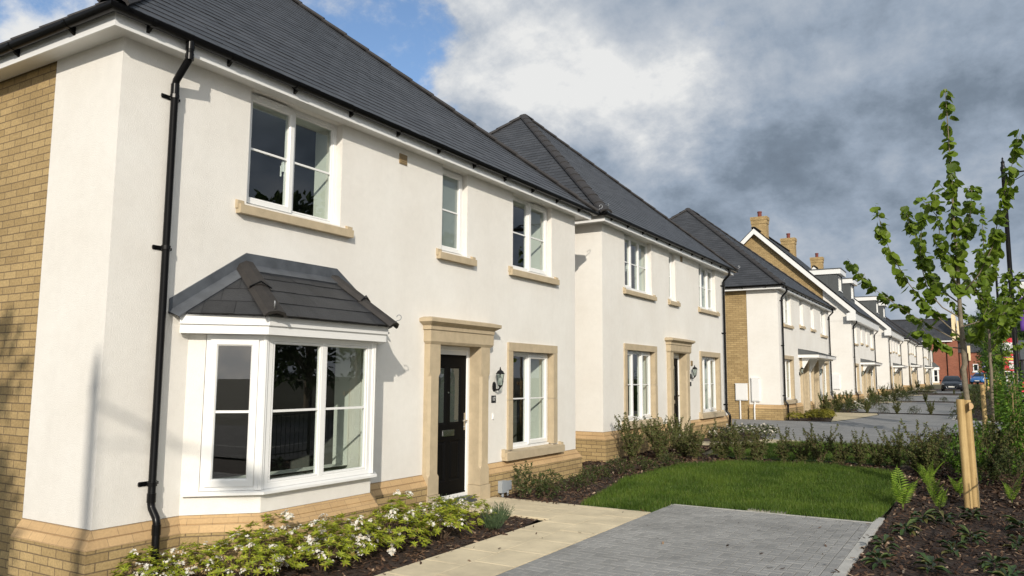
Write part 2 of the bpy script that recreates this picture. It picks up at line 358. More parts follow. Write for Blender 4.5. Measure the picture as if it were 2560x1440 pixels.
def downpipe(root,y,ohf,zg,zt=4.42,clips=(3.9,2.46,.33,-.42),xs=(.07,.165)):
    o=(0,0,ZP); mb=MB(); r=.034
    P=[(ohf+.06,y,zt),(ohf+.06,y,zt-.16),(ohf+.045,y,zt-.20),(xs[0]+.015,y,zt-.36),(xs[0],y,zt-.40),(xs[0],y,.16),(xs[0]+.012,y,.12),(xs[1]-.012,y,.04),(xs[1],y,0.0),(xs[1],y,zg-ZP)]
    mb.tube(P,r,12)
    for p,q in (((ohf+.06,y,zt-.10),(ohf+.06,y,zt-.02)),((xs[0],y,zt-.50),(xs[0],y,zt-.40)),((xs[0],y,.17),(xs[0],y,.25)),((xs[1],y,-.10),(xs[1],y,-.01)),((ohf+.06,y,zt-.2),(ohf+.06,y,zt-.14))): mb.tube([p,q],r+.005,12)
    dp=mb.build('downpipe',K['black'],root,off=o,smooth=40)
    for z in clips:
        x=xs[0] if z>.1 else xs[1]; x0=0.0 if z>.1 else .095
        m=MB(); m.tube([(x,y,z-.018),(x,y,z+.018)],r+.008,12); m.box(x0,y-.09,z-.02,x0+.008,y+.09,z+.02); m.box(x0,y-.012,z-.016,x-.02,y+.012,z+.016)
        for sy in (-.085,.085): m.box(x0+.004,y+sy-.012,z-.012,x0+.02,y+sy+.012,z+.012)
        m.build('pipe_clip',K['black'],dp,off=o)
    return dp
def rect_pillar(mb,x1,y0,y1,zs,c=.035):
    a,b,ch0,ch1,zt=zs
    def rg(z,k): return [(0,y0,z),(x1-k,y0,z),(x1,y0+k,z),(x1,y1-k,z),(x1-k,y1,z),(0,y1,z)]
    e=.001
    mb.ring([rg(a,e),rg(ch0-.04,e),rg(ch0,c),rg(ch1,c),rg(ch1+.05,e),rg(zt,e)])
def stone_doorcase(door,ya,yb,full=True):
    # ya..yb: clear opening; pilasters, frieze and cornice of buff cast stone
    o=(0,0,ZP); w=.236
    for y0,y1 in ((ya-w,ya),(yb,yb+w)):
        mb=MB(); rect_pillar(mb,.10,y0,y1,(-.27,0,.0,1.30,1.735)); mb.box(-.2,y0+.002 if y0<ya-.1 else y0,-.27,-.001,y1-.002 if y0>ya else y1,1.735)
        mb.box(-.2,y0-.015,-1.05,.115,y1+.015,-.275)
        mb.build('pilaster',K['stone'],door,off=o)
    if full:
        y0,y1=ya-w-.02,yb+w+.06
        mb=MB(); mb.ring([[(0,y0+.03,1.737),(.10,y0+.03,1.737),(.10,y1-.03,1.737),(0,y1-.03,1.737)],[(0,y0,1.775),(.125,y0,1.775),(.125,y1,1.775),(0,y1,1.775)],[(0,y0,1.93),(.125,y0,1.93),(.125,y1,1.93),(0,y1,1.93)]])
        mb.box(-.2,ya,1.737,-.002,yb,1.9)
        mb.build('frieze',K['stone'],door,off=o)
        y0,y1=ya-w-.125,yb+w+.145
        def rg(i,x,z): return [(0,y0+i,z),(x,y0+i,z),(x,y1-i,z),(0,y1-i,z)]
        mb=MB(); mb.ring([rg(.085,.14,1.932),rg(.085,.14,1.985),rg(.04,.175,2.01),rg(0,.215,2.035),rg(0,.215,2.08),rg(.09,.12,2.105)])
        mb.build('cornice',K['stone'],door,off=o)
def front_door(root,ya,yb,xd=-.13,zt=1.735,zb=-.40,white=False,case=True,detail=True):
    o=(0,0,ZP); fw=.062; mb=MB(); frame_rect(mb,ya+.002,yb-.002,zb-.02,zt,fw,xd-.09,xd+.02); mb.box(xd-.085,ya+fw-.01,zt-.12,xd+.004,yb-fw+.01,zt-fw+.004); frame=mb.build('door_frame',K['white'],root,off=o)
    y0,y1,z0,z1=ya+fw,yb-fw,zb,zt-.121; mb=MB()
    P=[(y0+.13,(y0+y1)/2-.05,z0+1.02,z1-.17),((y0+y1)/2+.05,y1-.13,z0+1.02,z1-.17),(y0+.13,(y0+y1)/2-.05,z0+.22,z0+.80),((y0+y1)/2+.05,y1-.13,z0+.22,z0+.80)]
    wall_holes(mb,y0,y1,z0,z1,P[:4],lambda a,c:(xd,a,c))
    for k,(a,b,c,d) in enumerate(P):
        e=.028
        for s in range(4):
            q=[(a,c),(b,c),(b,d),(a,d)]; r=[(a+e,c+e),(b-e,c+e),(b-e,d-e),(a+e,d-e)]; l=(s+1)%4
            mb.poly([(xd,*q[s]),(xd,*q[l]),(xd-.02,*r[l]),(xd-.02,*r[s])])
            if k>1:
                t=[(a+2*e,c+2*e),(b-2*e,c+2*e),(b-2*e,d-2*e),(a+2*e,d-2*e)]; mb.poly([(xd-.02,*r[s]),(xd-.02,*r[l]),(xd-.006,*t[l]),(xd-.006,*t[s])])
        if k>1: mb.poly([(xd-.006,a+2*e,c+2*e),(xd-.006,b-2*e,c+2*e),(xd-.006,b-2*e,d-2*e),(xd-.006,a+2*e,d-2*e)])
    mb.box(xd-.045,y0,z0,xd-.04,y1,z0+1.0); mb.box(xd-.0,y0+.01,z0+.0,xd+.018,y1-.01,z0+.05)
    dr=mb.build('door',K['door'] if not white else K['white'],root,off=o)
    for a,b,c,d in P[:2]:
        m=MB(); m.poly([(xd-.021,a+.028,c+.028),(xd-.021,b-.028,c+.028),(xd-.021,b-.028,d-.028),(xd-.021,a+.028,d-.028)]); m.build('door_pane',K['dglass'],dr,off=o,recalc=False)
    if detail:
        ym=(y0+y1)/2
        m=MB(); m.box(xd,ym-.15,z0+.855,xd+.012,ym+.15,z0+.945); m.box(xd+.011,ym-.135,z0+.868,xd+.02,ym+.135,z0+.932); m.build('letterbox',K['chrome'],dr,off=o)
        m=MB(); m.box(xd,y1-.06,z0+.92,xd+.01,y1-.025,z0+1.17); m.tube([(xd,y1-.042,z0+1.06),(xd+.055,y1-.042,z0+1.06)],.011,8); m.tube([(xd+.05,y1-.035,z0+1.06),(xd+.055,y1-.15,z0+1.058)],.01,8); m.tube([(xd,y1-.042,z0+.965),(xd+.018,y1-.042,z0+.965)],.014,8); m.build('door_handle',K['chrome'],dr,off=o,smooth=40)
        m=MB(); m.tube([(xd,ym,z0+1.47),(xd+.01,ym,z0+1.47)],.014,10); m.build('peephole',K['chrome'],dr,off=o)
        m=MB(); m.box(xd-.1,ya+.002,zb-.6,.06,yb-.002,zb-.062); m.box(xd-.1,ya+.002,zb-.0615,.03,yb-.002,zb-.022); m.build('doorstep',K['lead'],root,off=o)
    if case: stone_doorcase(dr,ya,yb)
    return dr
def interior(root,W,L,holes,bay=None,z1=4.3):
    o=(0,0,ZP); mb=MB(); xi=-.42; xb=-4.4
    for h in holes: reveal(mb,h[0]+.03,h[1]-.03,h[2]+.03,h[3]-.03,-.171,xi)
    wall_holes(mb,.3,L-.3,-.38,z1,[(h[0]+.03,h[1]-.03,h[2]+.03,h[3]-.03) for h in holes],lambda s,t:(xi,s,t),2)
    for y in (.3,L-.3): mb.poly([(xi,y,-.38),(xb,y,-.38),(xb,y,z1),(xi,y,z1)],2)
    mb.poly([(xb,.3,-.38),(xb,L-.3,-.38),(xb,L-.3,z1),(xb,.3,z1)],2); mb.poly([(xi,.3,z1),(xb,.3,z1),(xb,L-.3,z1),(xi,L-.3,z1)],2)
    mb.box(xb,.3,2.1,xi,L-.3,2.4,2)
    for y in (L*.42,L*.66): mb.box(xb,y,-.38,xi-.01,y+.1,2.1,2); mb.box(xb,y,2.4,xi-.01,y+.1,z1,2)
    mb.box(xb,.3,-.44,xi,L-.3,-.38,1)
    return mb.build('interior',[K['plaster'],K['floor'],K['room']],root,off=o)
def plinth(root,paths):
    o=(0,0,ZP); prof=[(-.03,-.004),(.002,-.004),(.048,-.072),(.044,-.078),(.052,-.079),(.095,-.148)]; m1=MB(); m2=MB()
    for p in paths:
        m1.sweep(p,prof+[(-.03,-.148)],closed_prof=True); m2.sweep(p,[(-.03,-.1495),(.090,-.1495),(.090,-1.3),(-.03,-1.3)],closed_prof=True)
    m1.build('plinth_coping',K['squint'],root,off=o); m2.build('plinth',K['brick'],root,off=o)
def hip_roof(root,W,L,ohf,ohn,ohb,pitch,ze=4.46,gutters=True,hooks=True,brackets=True,gauge=.16):
    o=(0,0,ZP); x1=ohf+.075; x0=-W-ohf-.075; y0=-ohn-.075; y1=L+ohb+.075; hx=(x1-x0)/2; hy=(y1-y0)/2; h=min(hx,hy); zt=ze+h*math.tan(R(pitch)); xm=(x0+x1)/2; ym=(y0+y1)/2
    if hy>=hx: A=(xm,y0+h,zt); B=(xm,y1-h,zt)
    else: A=(x1-h,ym,zt); B=(x0+h,ym,zt)
    c=[(x1,y0,ze),(x1,y1,ze),(x0,y1,ze),(x0,y0,ze)]; mb=MB()
    if hy>=hx: F=[(c[0],c[1],A,B),(c[1],c[2],B,B),(c[2],c[3],B,A),(c[3],c[0],A,A)]; hips=[(c[0],A),(c[1],B),(c[2],B),(c[3],A)]
    else: F=[(c[0],c[1],A,A),(c[1],c[2],A,B),(c[2],c[3],B,B),(c[3],c[0],B,A)]; hips=[(c[0],A),(c[1],A),(c[2],B),(c[3],B)]
    for f in F: slate_face(mb,*f,gauge=gauge,single=brackets)
    mb.poly([(p[0],p[1],ze-.01) for p in c])
    rf=mb.build('roof',K['slate'],root,off=o,recalc=False)
    for a,b in hips:
        m=MB(); cap_run(m,a,b); m.build('hip_tiles',K['ridge'],rf,off=o)
    if (Vector(A)-Vector(B)).length>.1: m=MB(); cap_run(m,A,B); m.build('ridge_tiles',K['ridge'],rf,off=o)
    if hooks:
        for p,d in ((c[0],(1,-1,.25)),(c[1],(1,1,.25))): scroll(rf,(p[0],p[1],p[2]+ZP+.02),d,1.05)
    eaves(root,W,L,ohf,ohn,ohb,brackets=brackets)
    return rf
def eaves(root,W,L,ohf,ohn,ohb,brackets=True,zc=4.44):
    o=(0,0,ZP)
    P=[(-W,-ohn),(ohf,-ohn),(ohf,L+ohb),(-W,L+ohb)]
    m=MB(); m.sweep(P,[(-.022,4.295),(0,4.295),(0,4.49),(-.022,4.49)],closed_prof=True); m.build('fascia',K['white'],root,off=o)
    m=MB(); e=.024
    for a in ([(-W,-ohn+e),(ohf-e,-ohn+e),(ohf-e,0),(-W,0)],[(0,0),(ohf-e,0),(ohf-e,L),(0,L)],[(-W,L),(ohf-e,L),(ohf-e,L+ohb-e),(-W,L+ohb-e)]):
        m.poly([(x,y,4.318) for x,y in a]); m.poly([(x,y,4.328) for x,y in a])
    m.build('soffit',K['soffit'],root,off=o)
    m=MB(); m.sweep(P,half_round(.056,.062,zc),closed_prof=True); gt=m.build('gutter',K['black'],root,off=o,smooth=35)
    if brackets:
        seg=[((ohf,-ohn),(ohf,L+ohb)),((-W*.5,-ohn),(ohf,-ohn))]
        for (ax,ay),(bx,by) in seg:
            Ls=math.hypot(bx-ax,by-ay); n=max(2,int(Ls/.82))
            for k in range(n):
                t=(k+.35)/n; x=ax+(bx-ax)*t; y=ay+(by-ay)*t; m=MB(); fr=abs(by-ay)>.1
                big=(k%5==2); w=.05 if big else .022; hp=half_round(.062 if not big else .067,.062,zc)
                rings=[]
                for s in (-w,w): rings.append([(x+d,y+s,z) if fr else (x+s,y-d,z) for d,z in hp])
                m.ring(rings)
                q=[(.001,zc-.005),(.001,zc-.10),(.03,zc-.085),(.06,zc-.058),(.01,zc-.03)]
                m.ring([[(x+d,y+s,z) if fr else (x+s,y-d,z) for d,z in q] for s in (-.014,.014)])
                m.build('gutter_bracket',K['black'],gt,off=o)
    return gt
def lantern(label,loc,group,number=None,s=1.0):
    """black coach lantern on a wall plate; local x points out of the wall"""
    t=thing('wall_lantern',label,'wall lantern',loc,0,group); t.scale=(.84,.84,.82)
    m=MB(); n=8
    m.ring([[(.0,.055*math.cos(a)*k,.095*math.sin(a)*k) for a in [2*math.pi*j/12 for j in range(12)]] for k in (1,)]+[[(.022,.05*math.cos(a),.088*math.sin(a)) for a in [2*math.pi*j/12 for j in range(12)]],[(.034,.03*math.cos(a),.055*math.sin(a)) for a in [2*math.pi*j/12 for j in range(12)]]])
    m.build('back_plate',K['metalblack'],t,smooth=30)
    m=MB(); m.tube([(.02,0,-.02),(.05,0,-.055),(.09,0,-.06),(.125,0,-.03),(.14,0,.01)],[.022,.018,.015,.014,.02],8); m.tube([(.05,0,-.055),(.055,0,-.08)],.012,6); m.build('arm',K['metalblack'],t,smooth=40)
    c=(.14,0,0); m=MB(); m.lathe([(.012,-.02),(.03,.0),(.045,.02),(.048,.03)],6,c); m.lathe([(.092,.235),(.094,.243),(.075,.26),(.062,.285),(.035,.305),(.014,.318),(.02,.33),(.008,.345),(.012,.36),(.002,.37)],6,c)
    for k in range(6):
        a=2*math.pi*k/6; m.tube([(c[0]+.046*math.cos(a),.046*math.sin(a),.03),(c[0]+.078*math.cos(a),.078*math.sin(a),.237)],.005,4)
    m.build('lantern_cage',K['metalblack'],t)
    m=MB(); m.ring([[(c[0]+.043*math.cos(2*math.pi*k/6),.043*math.sin(2*math.pi*k/6),.031) for k in range(6)],[(c[0]+.074*math.cos(2*math.pi*k/6),.074*math.sin(2*math.pi*k/6),.236) for k in range(6)]],caps=False); m.build('lantern_glass',K['glass'],t)
    m=MB(); m.lathe([(.012,.03),(.013,.07),(.022,.10),(.027,.13),(.02,.16),(.004,.178)],10,c); m.build('bulb',K['white'],t,smooth=60)
    return t
def text_mesh(s,size,mat,parent,loc,rot,extr=.001,name='lettering',align='CENTER',wide=1.0):
    cu=bpy.data.curves.new(name,'FONT'); cu.body=s; cu.size=size; cu.extrude=extr; cu.align_x=align; cu.align_y='CENTER'; cu.resolution_u=3
    o=bpy.data.objects.new(name+'_tmp',cu); COL.objects.link(o); bpy.context.view_layer.update()
    me=bpy.data.meshes.new_from_object(o.evaluated_get(bpy.context.evaluated_depsgraph_get())); bpy.data.objects.remove(o)
    me.materials.clear(); me.materials.append(mat); o=bpy.data.objects.new(name,me); COL.objects.link(o); o.location=loc; o.rotation_euler=rot; o.scale=(wide,1,1)
    if parent: o.parent=parent
    return o
def number_plate(s,label,loc,group=None):
    t=thing('house_number_plate',label,'house number',loc,0,group); m=MB(); m.box(0,-.062,-.055,.008,.062,.055); m.build('plate',M('slate_plate',(.015,.015,.016),.4),t)
    text_mesh(s,.085,K['white'],t,(.0095,0,0),(R(90),0,R(90)),name='numeral'); return t
def xform(mb,org,ang):
    c,s=math.cos(ang),math.sin(ang); mb.v=[(org[0]+x*c-y*s,org[1]+x*s+y*c,z) for x,y,z in mb.v]; return mb
def light(win,y0,y1,z0,z1,kind,org,ang,xr=0.0):
    """one light of the bay: sash or bead, pane, glazing bar"""
    o=(0,0,ZP); mb=MB()
    if kind=='o': frame_rect(mb,y0,y1,z0,z1,.068,xr-.05,xr+.022); a,b,c,d,x=y0+.06,y1-.06,z0+.06,z1-.06,xr-.015
    else: frame_rect(mb,y0,y1,z0,z1,.022,xr-.05,xr-.006); a,b,c,d,x=y0+.012,y1-.012,z0+.012,z1-.012,xr-.03
    s=xform(mb,org,ang).build('sash',K['white'],win,off=o); zm=(z0+z1)/2
    m=MB(); m.poly([(x,a,c),(x,b,c),(x,b,d),(x,a,d)]); xform(m,org,ang).build('pane',K['glass'],win,off=o,recalc=False)
    m=MB(); m.box(x+.003,a,zm-.012,x+.013,b,zm+.012); xform(m,org,ang).build('glazing_bar',K['white'],win,off=o)
    m=MB()
    for q in ((a-.006,a+.005,c,d),(b-.005,b+.006,c,d),(a,b,c-.006,c+.005),(a,b,d-.005,d+.006)): m.box(x+.001,q[0],q[2],x+.006,q[1],q[3])
    xform(m,org,ang).build('gasket',K['black'],win,off=o)
def bay(root):
    o=(0,0,ZP); A,B,C,D=(0,.83),(.5,1.345),(.5,2.90),(0,3.415)
    w=MB(); w.sweep([A,B,C,D],[(0,0),(0,.19),(-.1,.19),(-.1,0)],closed_prof=True)
    e=.16
    for p,q in ((A,B),(D,C)):
        d=Vector((q[0]-p[0],q[1]-p[1])).normalized(); P1=(p[0]+d.x*e,p[1]+d.y*e)
        n=Vector((d.y,-d.x)) if p is A else Vector((-d.y,d.x))
        f=[(p[0],p[1]),P1,(P1[0]-n.x*.1,P1[1]-n.y*.1),(p[0]-.05,p[1]-n.y*.1)]; w.ring([[(x,y,.1905) for x,y in f],[(x,y,1.72) for x,y in f]])
    bw=w.build('bay_window',K['render'],root,off=o)
    z0,z1=.215,1.685
    # main frames on the three faces, with round-nosed corner posts
    mb=MB()
    La=math.hypot(.5,.515); an=math.atan2(.515,.5)-math.pi/2
    m1=MB(); frame_rect(m1,e+.005,La-.035,z0,z1,.058,-.07,0); xform(m1,A,an)
    m2=MB(); frame_rect(m2,.03,1.525,z0,z1,.058,-.07,0); m2.box(-.068,.7775-.03,z0+.05,-.001,.7775+.03,z1-.05); xform(m2,B,0)
    m3=MB(); frame_rect(m3,.035,La-e-.005,z0,z1,.058,-.07,0); xform(m3,C,-an)
    fr=MB()
    for m in (m1,m2,m3):
        n=len(fr.v); fr.v+=m.v; fr.f+=[tuple(i+n for i in f) for f in m.f]; fr.m+=m.m
    for c in (B,C):
        s=-1 if c is B else 1
        pts=[(-.075,s*.0),(-.03,s*.055),(-.0,s*.035),(.022,s*.016),(.022,-s*.014),(.002,-s*.034),(-.07,-s*.034)]
        fr.ring([[(c[0]-.01+x,c[1]+y,z0) for x,y in pts],[(c[0]-.01+x,c[1]+y,z1) for x,y in pts]])
        fr.tube([(c[0]-.006,c[1]+s*.016,z0),(c[0]-.006,c[1]+s*.016,z1)],.024,8)
    f=fr.build('bay_frame',K['white'],bw,off=o)
    light(bw,e+.045,La-.075,z0+.04,z1-.04,'o',A,an); light(bw,.088,.7475,z0+.058,z1-.058,'f',B,0); light(bw,.8075,1.467,z0+.058,z1-.058,'f',B,0); light(bw,.075,La-e-.045,z0+.04,z1-.04,'o',C,-an)
    m=MB(); m.sweep([(A[0],A[1]+.03),(B[0],B[1]),C,(D[0],D[1]-.03)],[(-.06,.192),(.055,.192),(.055,.176),(.07,.176),(.07,.20),(-.06,.222)],closed_prof=True); m.build('bay_sill',K['white'],bw,off=o)
    pa=[(0,.745),(.535,1.29),(.535,2.955),(0,3.50)]
    m=MB(); m.sweep(pa,[(-.07,1.687),(.075,1.687),(.075,1.772),(.095,1.772),(.095,1.862),(-.07,1.862)],closed_prof=True); m.build('bay_fascia',K['white'],bw,off=o)
    m=MB(); m.poly([(-.05,.7,1.6865),(.53,1.29,1.6865),(.53,2.955,1.6865),(-.05,3.54,1.6865)]); m.build('bay_soffit',K['soffit'],bw,off=o)
    # roof
    ze,zt=1.868,2.42; E=[(0,.60,ze),(.70,1.25,ze),(.70,2.99,ze),(0,3.64,ze)]; T0,T1=(0,1.46,zt),(0,2.78,zt)
    m=MB(); slate_face(m,E[1],E[2],T1 and T0,T1,gauge=.235,w=.29); slate_face(m,E[0],E[1],(0,1.44,zt),T0,gauge=.235,w=.29); slate_face(m,E[2],E[3],T1,(0,2.80,zt),gauge=.235); m.poly([(x,y,z-.012) for x,y,z in E])
    rf=m.build('bay_roof',K['bayslate'],bw,off=o,recalc=False)
    for a,b in ((E[1],T0),(E[2],T1)):
        m=MB(); a=Vector(a); b=Vector(b); cap_run(m,a+(a-b)*.02,b+(b-a)*.03,r=.118,seg=.46,n=4,lift=.03); m.build('hip_tiles',K['bayridge'],rf,off=o)
        m=MB(); a2=a.lerp(b,.47); d=(b-a).normalized(); m.tube([a2+d.cross(Vector((0,0,1))).normalized()*s*.115+Vector((0,0,.035+.062*(1-abs(s)))) for s in (-1,-.5,0,.5,1)],.008,5); m.build('tile_clip',K['black'],rf,off=o)
    # lead flashing dressed on the wall and the slates
    m=MB(); u=.012
    L0,L3=Vector(E[0]),Vector(E[3]); t0,t1=Vector((0,1.46,zt)),Vector((0,2.78,zt))
    up=Vector((0,0,.13)); ox=Vector((u,0,0))
    for a,b in ((L0,t0),(t0,t1),(t1,L3)):
        m.ring([[a+ox,a+ox+up,a+up+Vector((0,0,.004)),a],[b+ox,b+ox+up,b+up+Vector((0,0,.004)),b]])
    n1=(Vector(E[1])-Vector(E[0])).cross(t0-Vector(E[0])).normalized(); n1=n1 if n1.z>0 else -n1
    n2=(Vector(E[2])-Vector(E[1])).cross(t0-Vector(E[1])).normalized(); n2=n2 if n2.z>0 else -n2
    n3=(Vector(E[3])-Vector(E[2])).cross(t1-Vector(E[2])).normalized(); n3=n3 if n3.z>0 else -n3
    def strip(a,b,into,n,w=.16):
        d=(b-a).normalized(); s=n.cross(d).normalized()
        if s.dot(into-a)<0: s=-s
        k=n*.022; m.poly([a+k,b+k,b+s*w+k,a+s*w+k]); m.poly([a+s*w+k,b+s*w+k,b+s*w,a+s*w])
    strip(L0,t0,Vector(E[1]),n1,.13); strip(t0,t1,Vector(E[1]),n2,.12); strip(t1,L3,Vector(E[2]),n3,.13)
    m.build('lead_flashing',K['lead'],rf,off=o,recalc=False)
    for p,d in ((E[1],(1,-.8,.1)),(E[2],(1,.8,.1))): scroll(rf,(p[0]-.02,p[1],p[2]+ZP+.03),d,.9)
    # inside of the bay
    m=MB(); m.poly([(.45,1.39,.18),(.45,2.86,.18),(-.42,3.3,.18),(-.42,.95,.18)]); m.poly([(.45,1.39,1.69),(.45,2.86,1.69),(-.42,3.3,1.69),(-.42,.95,1.69)])
    m.poly([(0,3.28,.18),(-.42,3.28,.18),(-.42,3.28,1.69),(0,3.28,1.69)]); m.poly([(.06,3.28,.18),(0.0,3.28,.18),(0.0,3.28,1.69),(.06,3.28,1.69)]); m.poly([(0,.98,.18),(-.42,.98,.18),(-.42,.98,1.69),(0,.98,1.69)])
    m.build('bay_lining',K['plaster'],bw,off=o)
def shell(root,L,W,holes,strip_near=1.08,extra_side=True,gable=None,strip_far=1.08):
    """rendered front with returns, brick sides and back"""
    o=(0,0,ZP); mb=MB(); zt=4.35
    wall_holes(mb,0,L,0,zt,holes,lambda s,t:(0,s,t))
    for h in holes: reveal(mb,h[0],h[1],h[2],h[3],0,-.175)
    for y,st,sg in ((0,strip_near,1),(L,strip_far,-1)):
        mb.poly([(0,y,0),(-st,y,0),(-st,y,zt),(0,y,zt)]); mb.poly([(-st,y,0),(-st,y+sg*.03,0),(-st,y+sg*.03,zt),(-st,y,zt)])
    wl=mb.build('wall',K['render'],root,off=o)
    mb=MB(); b=.022; z0=-1.3
    mb.poly([(-.9,b,z0),(-W,b,z0),(-W,b,zt),(-.9,b,zt)]); mb.poly([(-.9,L-b,z0),(-W,L-b,z0),(-W,L-b,zt),(-.9,L-b,zt)]); mb.poly([(-W,b,z0),(-W,L-b,z0),(-W,L-b,zt),(-W,b,zt)])
    mb.poly([(-.2,.05,-.5),(-W,.05,-.5),(-W,L-.05,-.5),(-.2,L-.05,-.5)])
    mb.build('brick_wall',K['brick'],root,off=o)
    return wl
def empty_house(label,x0,y0,z0,cat='house',group=None): return thing('house',label,cat,(x0,y0,z0-ZP),0,group)
K['bayslate']=M('bay_slate',(.030,.031,.034),.5,.25,6,bump=.25,bs=60,island=.16)
K['bayridge']=M('bay_hip_tile',(.028,.0245,.0225),.7,.3,9,bump=.2,bs=70)
# ---- number 17
H=empty_house('cream rendered house nearest the camera, with angled bay window and black front door',0,0,0)
L1=9.08; up1=[(1.432,2.815,3.07,4.315),(4.852,5.485,3.07,4.315),(6.808,8.149,3.07,4.315)]; gw1=(6.788,8.17,.165,1.712); ya,yb=4.735,5.757
big=lambda q:(q[0]-.03,q[1]+.03,q[2]-.03,q[3]+.03)
holes=up1+[big(gw1),(ya-.03,yb+.03,-1.2,1.75),(1.0,3.25,.02,1.70)]
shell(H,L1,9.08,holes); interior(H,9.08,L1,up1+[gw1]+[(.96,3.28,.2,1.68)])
w=window(H,*up1[0],['o','f'],vents=(0,),handle=0); stone_sill(w,1.305,2.975,2.945,3.065)
w=window(H,*up1[1],['o'],glass='frost'); stone_sill(w,4.735,5.65,2.94,3.062)
w=window(H,*up1[2],['f','o'],vents=(1,)); stone_sill(w,6.68,8.316,2.935,3.06)
w=window(H,*gw1,['f','o'],vents=()); stone_surround(w,6.652,8.306,.165,1.85); stone_sill(w,6.514,8.46,.008,.155,.1)
front_door(H,ya,yb); bay(H)
plinth(H,[[(-1.08,0),(0,0),(0,.83),(.5,1.345),(.5,2.90),(0,3.415),(0,4.5)],[(0,5.99),(0,L1),(-1.5,L1)]])
hip_roof(H,9.08,L1,.20,.21,.30,41.0); downpipe(H,.49,.20,0)
tag(H,cat='house',group='houses along the street')
m=MB(); m.box(0,3.876,4.098,.014,4.03,4.232,0); 
for k in range(5): m.box(.0145,3.89,4.112+k*.024,.022,4.016,4.122+k*.024)
ob=m.build('wall_vent',K['vent'],None,loc=(0,0,0)); tag(ob,'small brown air vent high on the wall under the eaves, between the upper windows','air vent',group='air vents')
lantern('black coach lantern beside the front door of number 17, above the number plate',(0,6.262,1.15),'coach lanterns on the house fronts')
number_plate('17','small black number plate reading 17 under the coach lantern',(0,6.255,.96),'house number plates')
m=MB(); m.box(0,-.016,-.045,.018,.016,.045); m.tube([(.018,0,.0),(.024,0,.0)],.009,10); ob=m.build('doorbell',K['white'],None,loc=(0,6.24,.70)); tag(ob,'small white doorbell on the wall below the number 17 plate','doorbell')
for y,z in ((6.33,-.30),(6.54,-.31)):
    pass
t=thing('utility_box','pale grey utility box low on the brick plinth beside the door of number 17','utility box',(.095,6.33,-.5))
m=MB(); m.box(0,-.075,.06,.075,.075,.235); m.build('cover',K['grey'],t); m=MB(); m.box(0,.10,.08,.04,.26,.215); m.build('blanking_plate',K['grey'],t); m=MB(); m.tube([(.035,0,.06),(.035,0,-.1)],.02,8); m.tube([(.02,.18,.08),(.02,.18,-.1)],.015,8); m.build('conduit',K['grey'],t)
# ---- second house
Z2=.2; X2=-.2; Y2=10.75
H=empty_house('second cream rendered house along the street, with three-light windows and no bay',X2,Y2,Z2,group='houses along the street')
up2=[(1.207,2.85,3.07,4.315),(4.08,4.55,3.07,4.315),(6.52,8.1,3.07,4.315)]; ga=(1.227,2.92,.165,1.712); gc=(6.555,8.2,.165,1.712); ya,yb=4.03,5.05
holes=up2+[big(ga),big(gc),(ya-.03,yb+.03,-1.2,1.75)]
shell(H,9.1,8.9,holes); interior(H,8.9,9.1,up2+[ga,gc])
for q,l,s,gl in ((up2[0],['o','f','f'],(1.10,3.0),'glass'),(up2[1],['o'],(3.97,4.72),'frost'),(up2[2],['f','f','o'],(6.40,8.28),'glass')):
    w=window(H,*q,l,glass=gl,vents=(0,) if len(l)>1 else (),handle=0 if l[0]=='o' and len(l)>1 else None); stone_sill(w,s[0],s[1],2.94,3.062)
for q,l in ((ga,['o','f','o']),(gc,['o','f','o'])):
    w=window(H,*q,l); stone_surround(w,q[0]-.135,q[1]+.135,.165,1.85); stone_sill(w,q[0]-.26,q[1]+.29,.008,.155,.1)
front_door(H,ya,yb)
plinth(H,[[(-1.5,0),(0,0),(0,ya-.236)],[(0,yb+.236),(0,9.1),(-1.08,9.1)]])
hip_roof(H,8.9,9.1,.20,.30,.30,42.0); downpipe(H,8.72,.20,0)
for y,z in ((5.03,4.23),(5.72,1.50)):
    m=MB(); m.box(0,-.075,-.068,.014,.075,.068)
    for k in range(5): m.box(.0145,-.06,-.055+k*.024,.022,.06,-.045+k*.024)
    ob=m.build('wall_vent',K['vent'],None,loc=(X2,Y2+y,Z2+z)); tag(ob,'small brown air vent under the eaves of the second house, beside its narrow window' if z>3 else 'small brown air vent directly above the lantern by the second house\'s front door','air vent',group='air vents')
lantern('black coach lantern right of the front door of the second house, below a brown vent',(X2,Y2+5.62,Z2+1.15),'coach lanterns on the house fronts')
number_plate('','small dark number plate under the lantern of the second house, too far to read',(X2,Y2+5.60,Z2+.95),'house number plates')
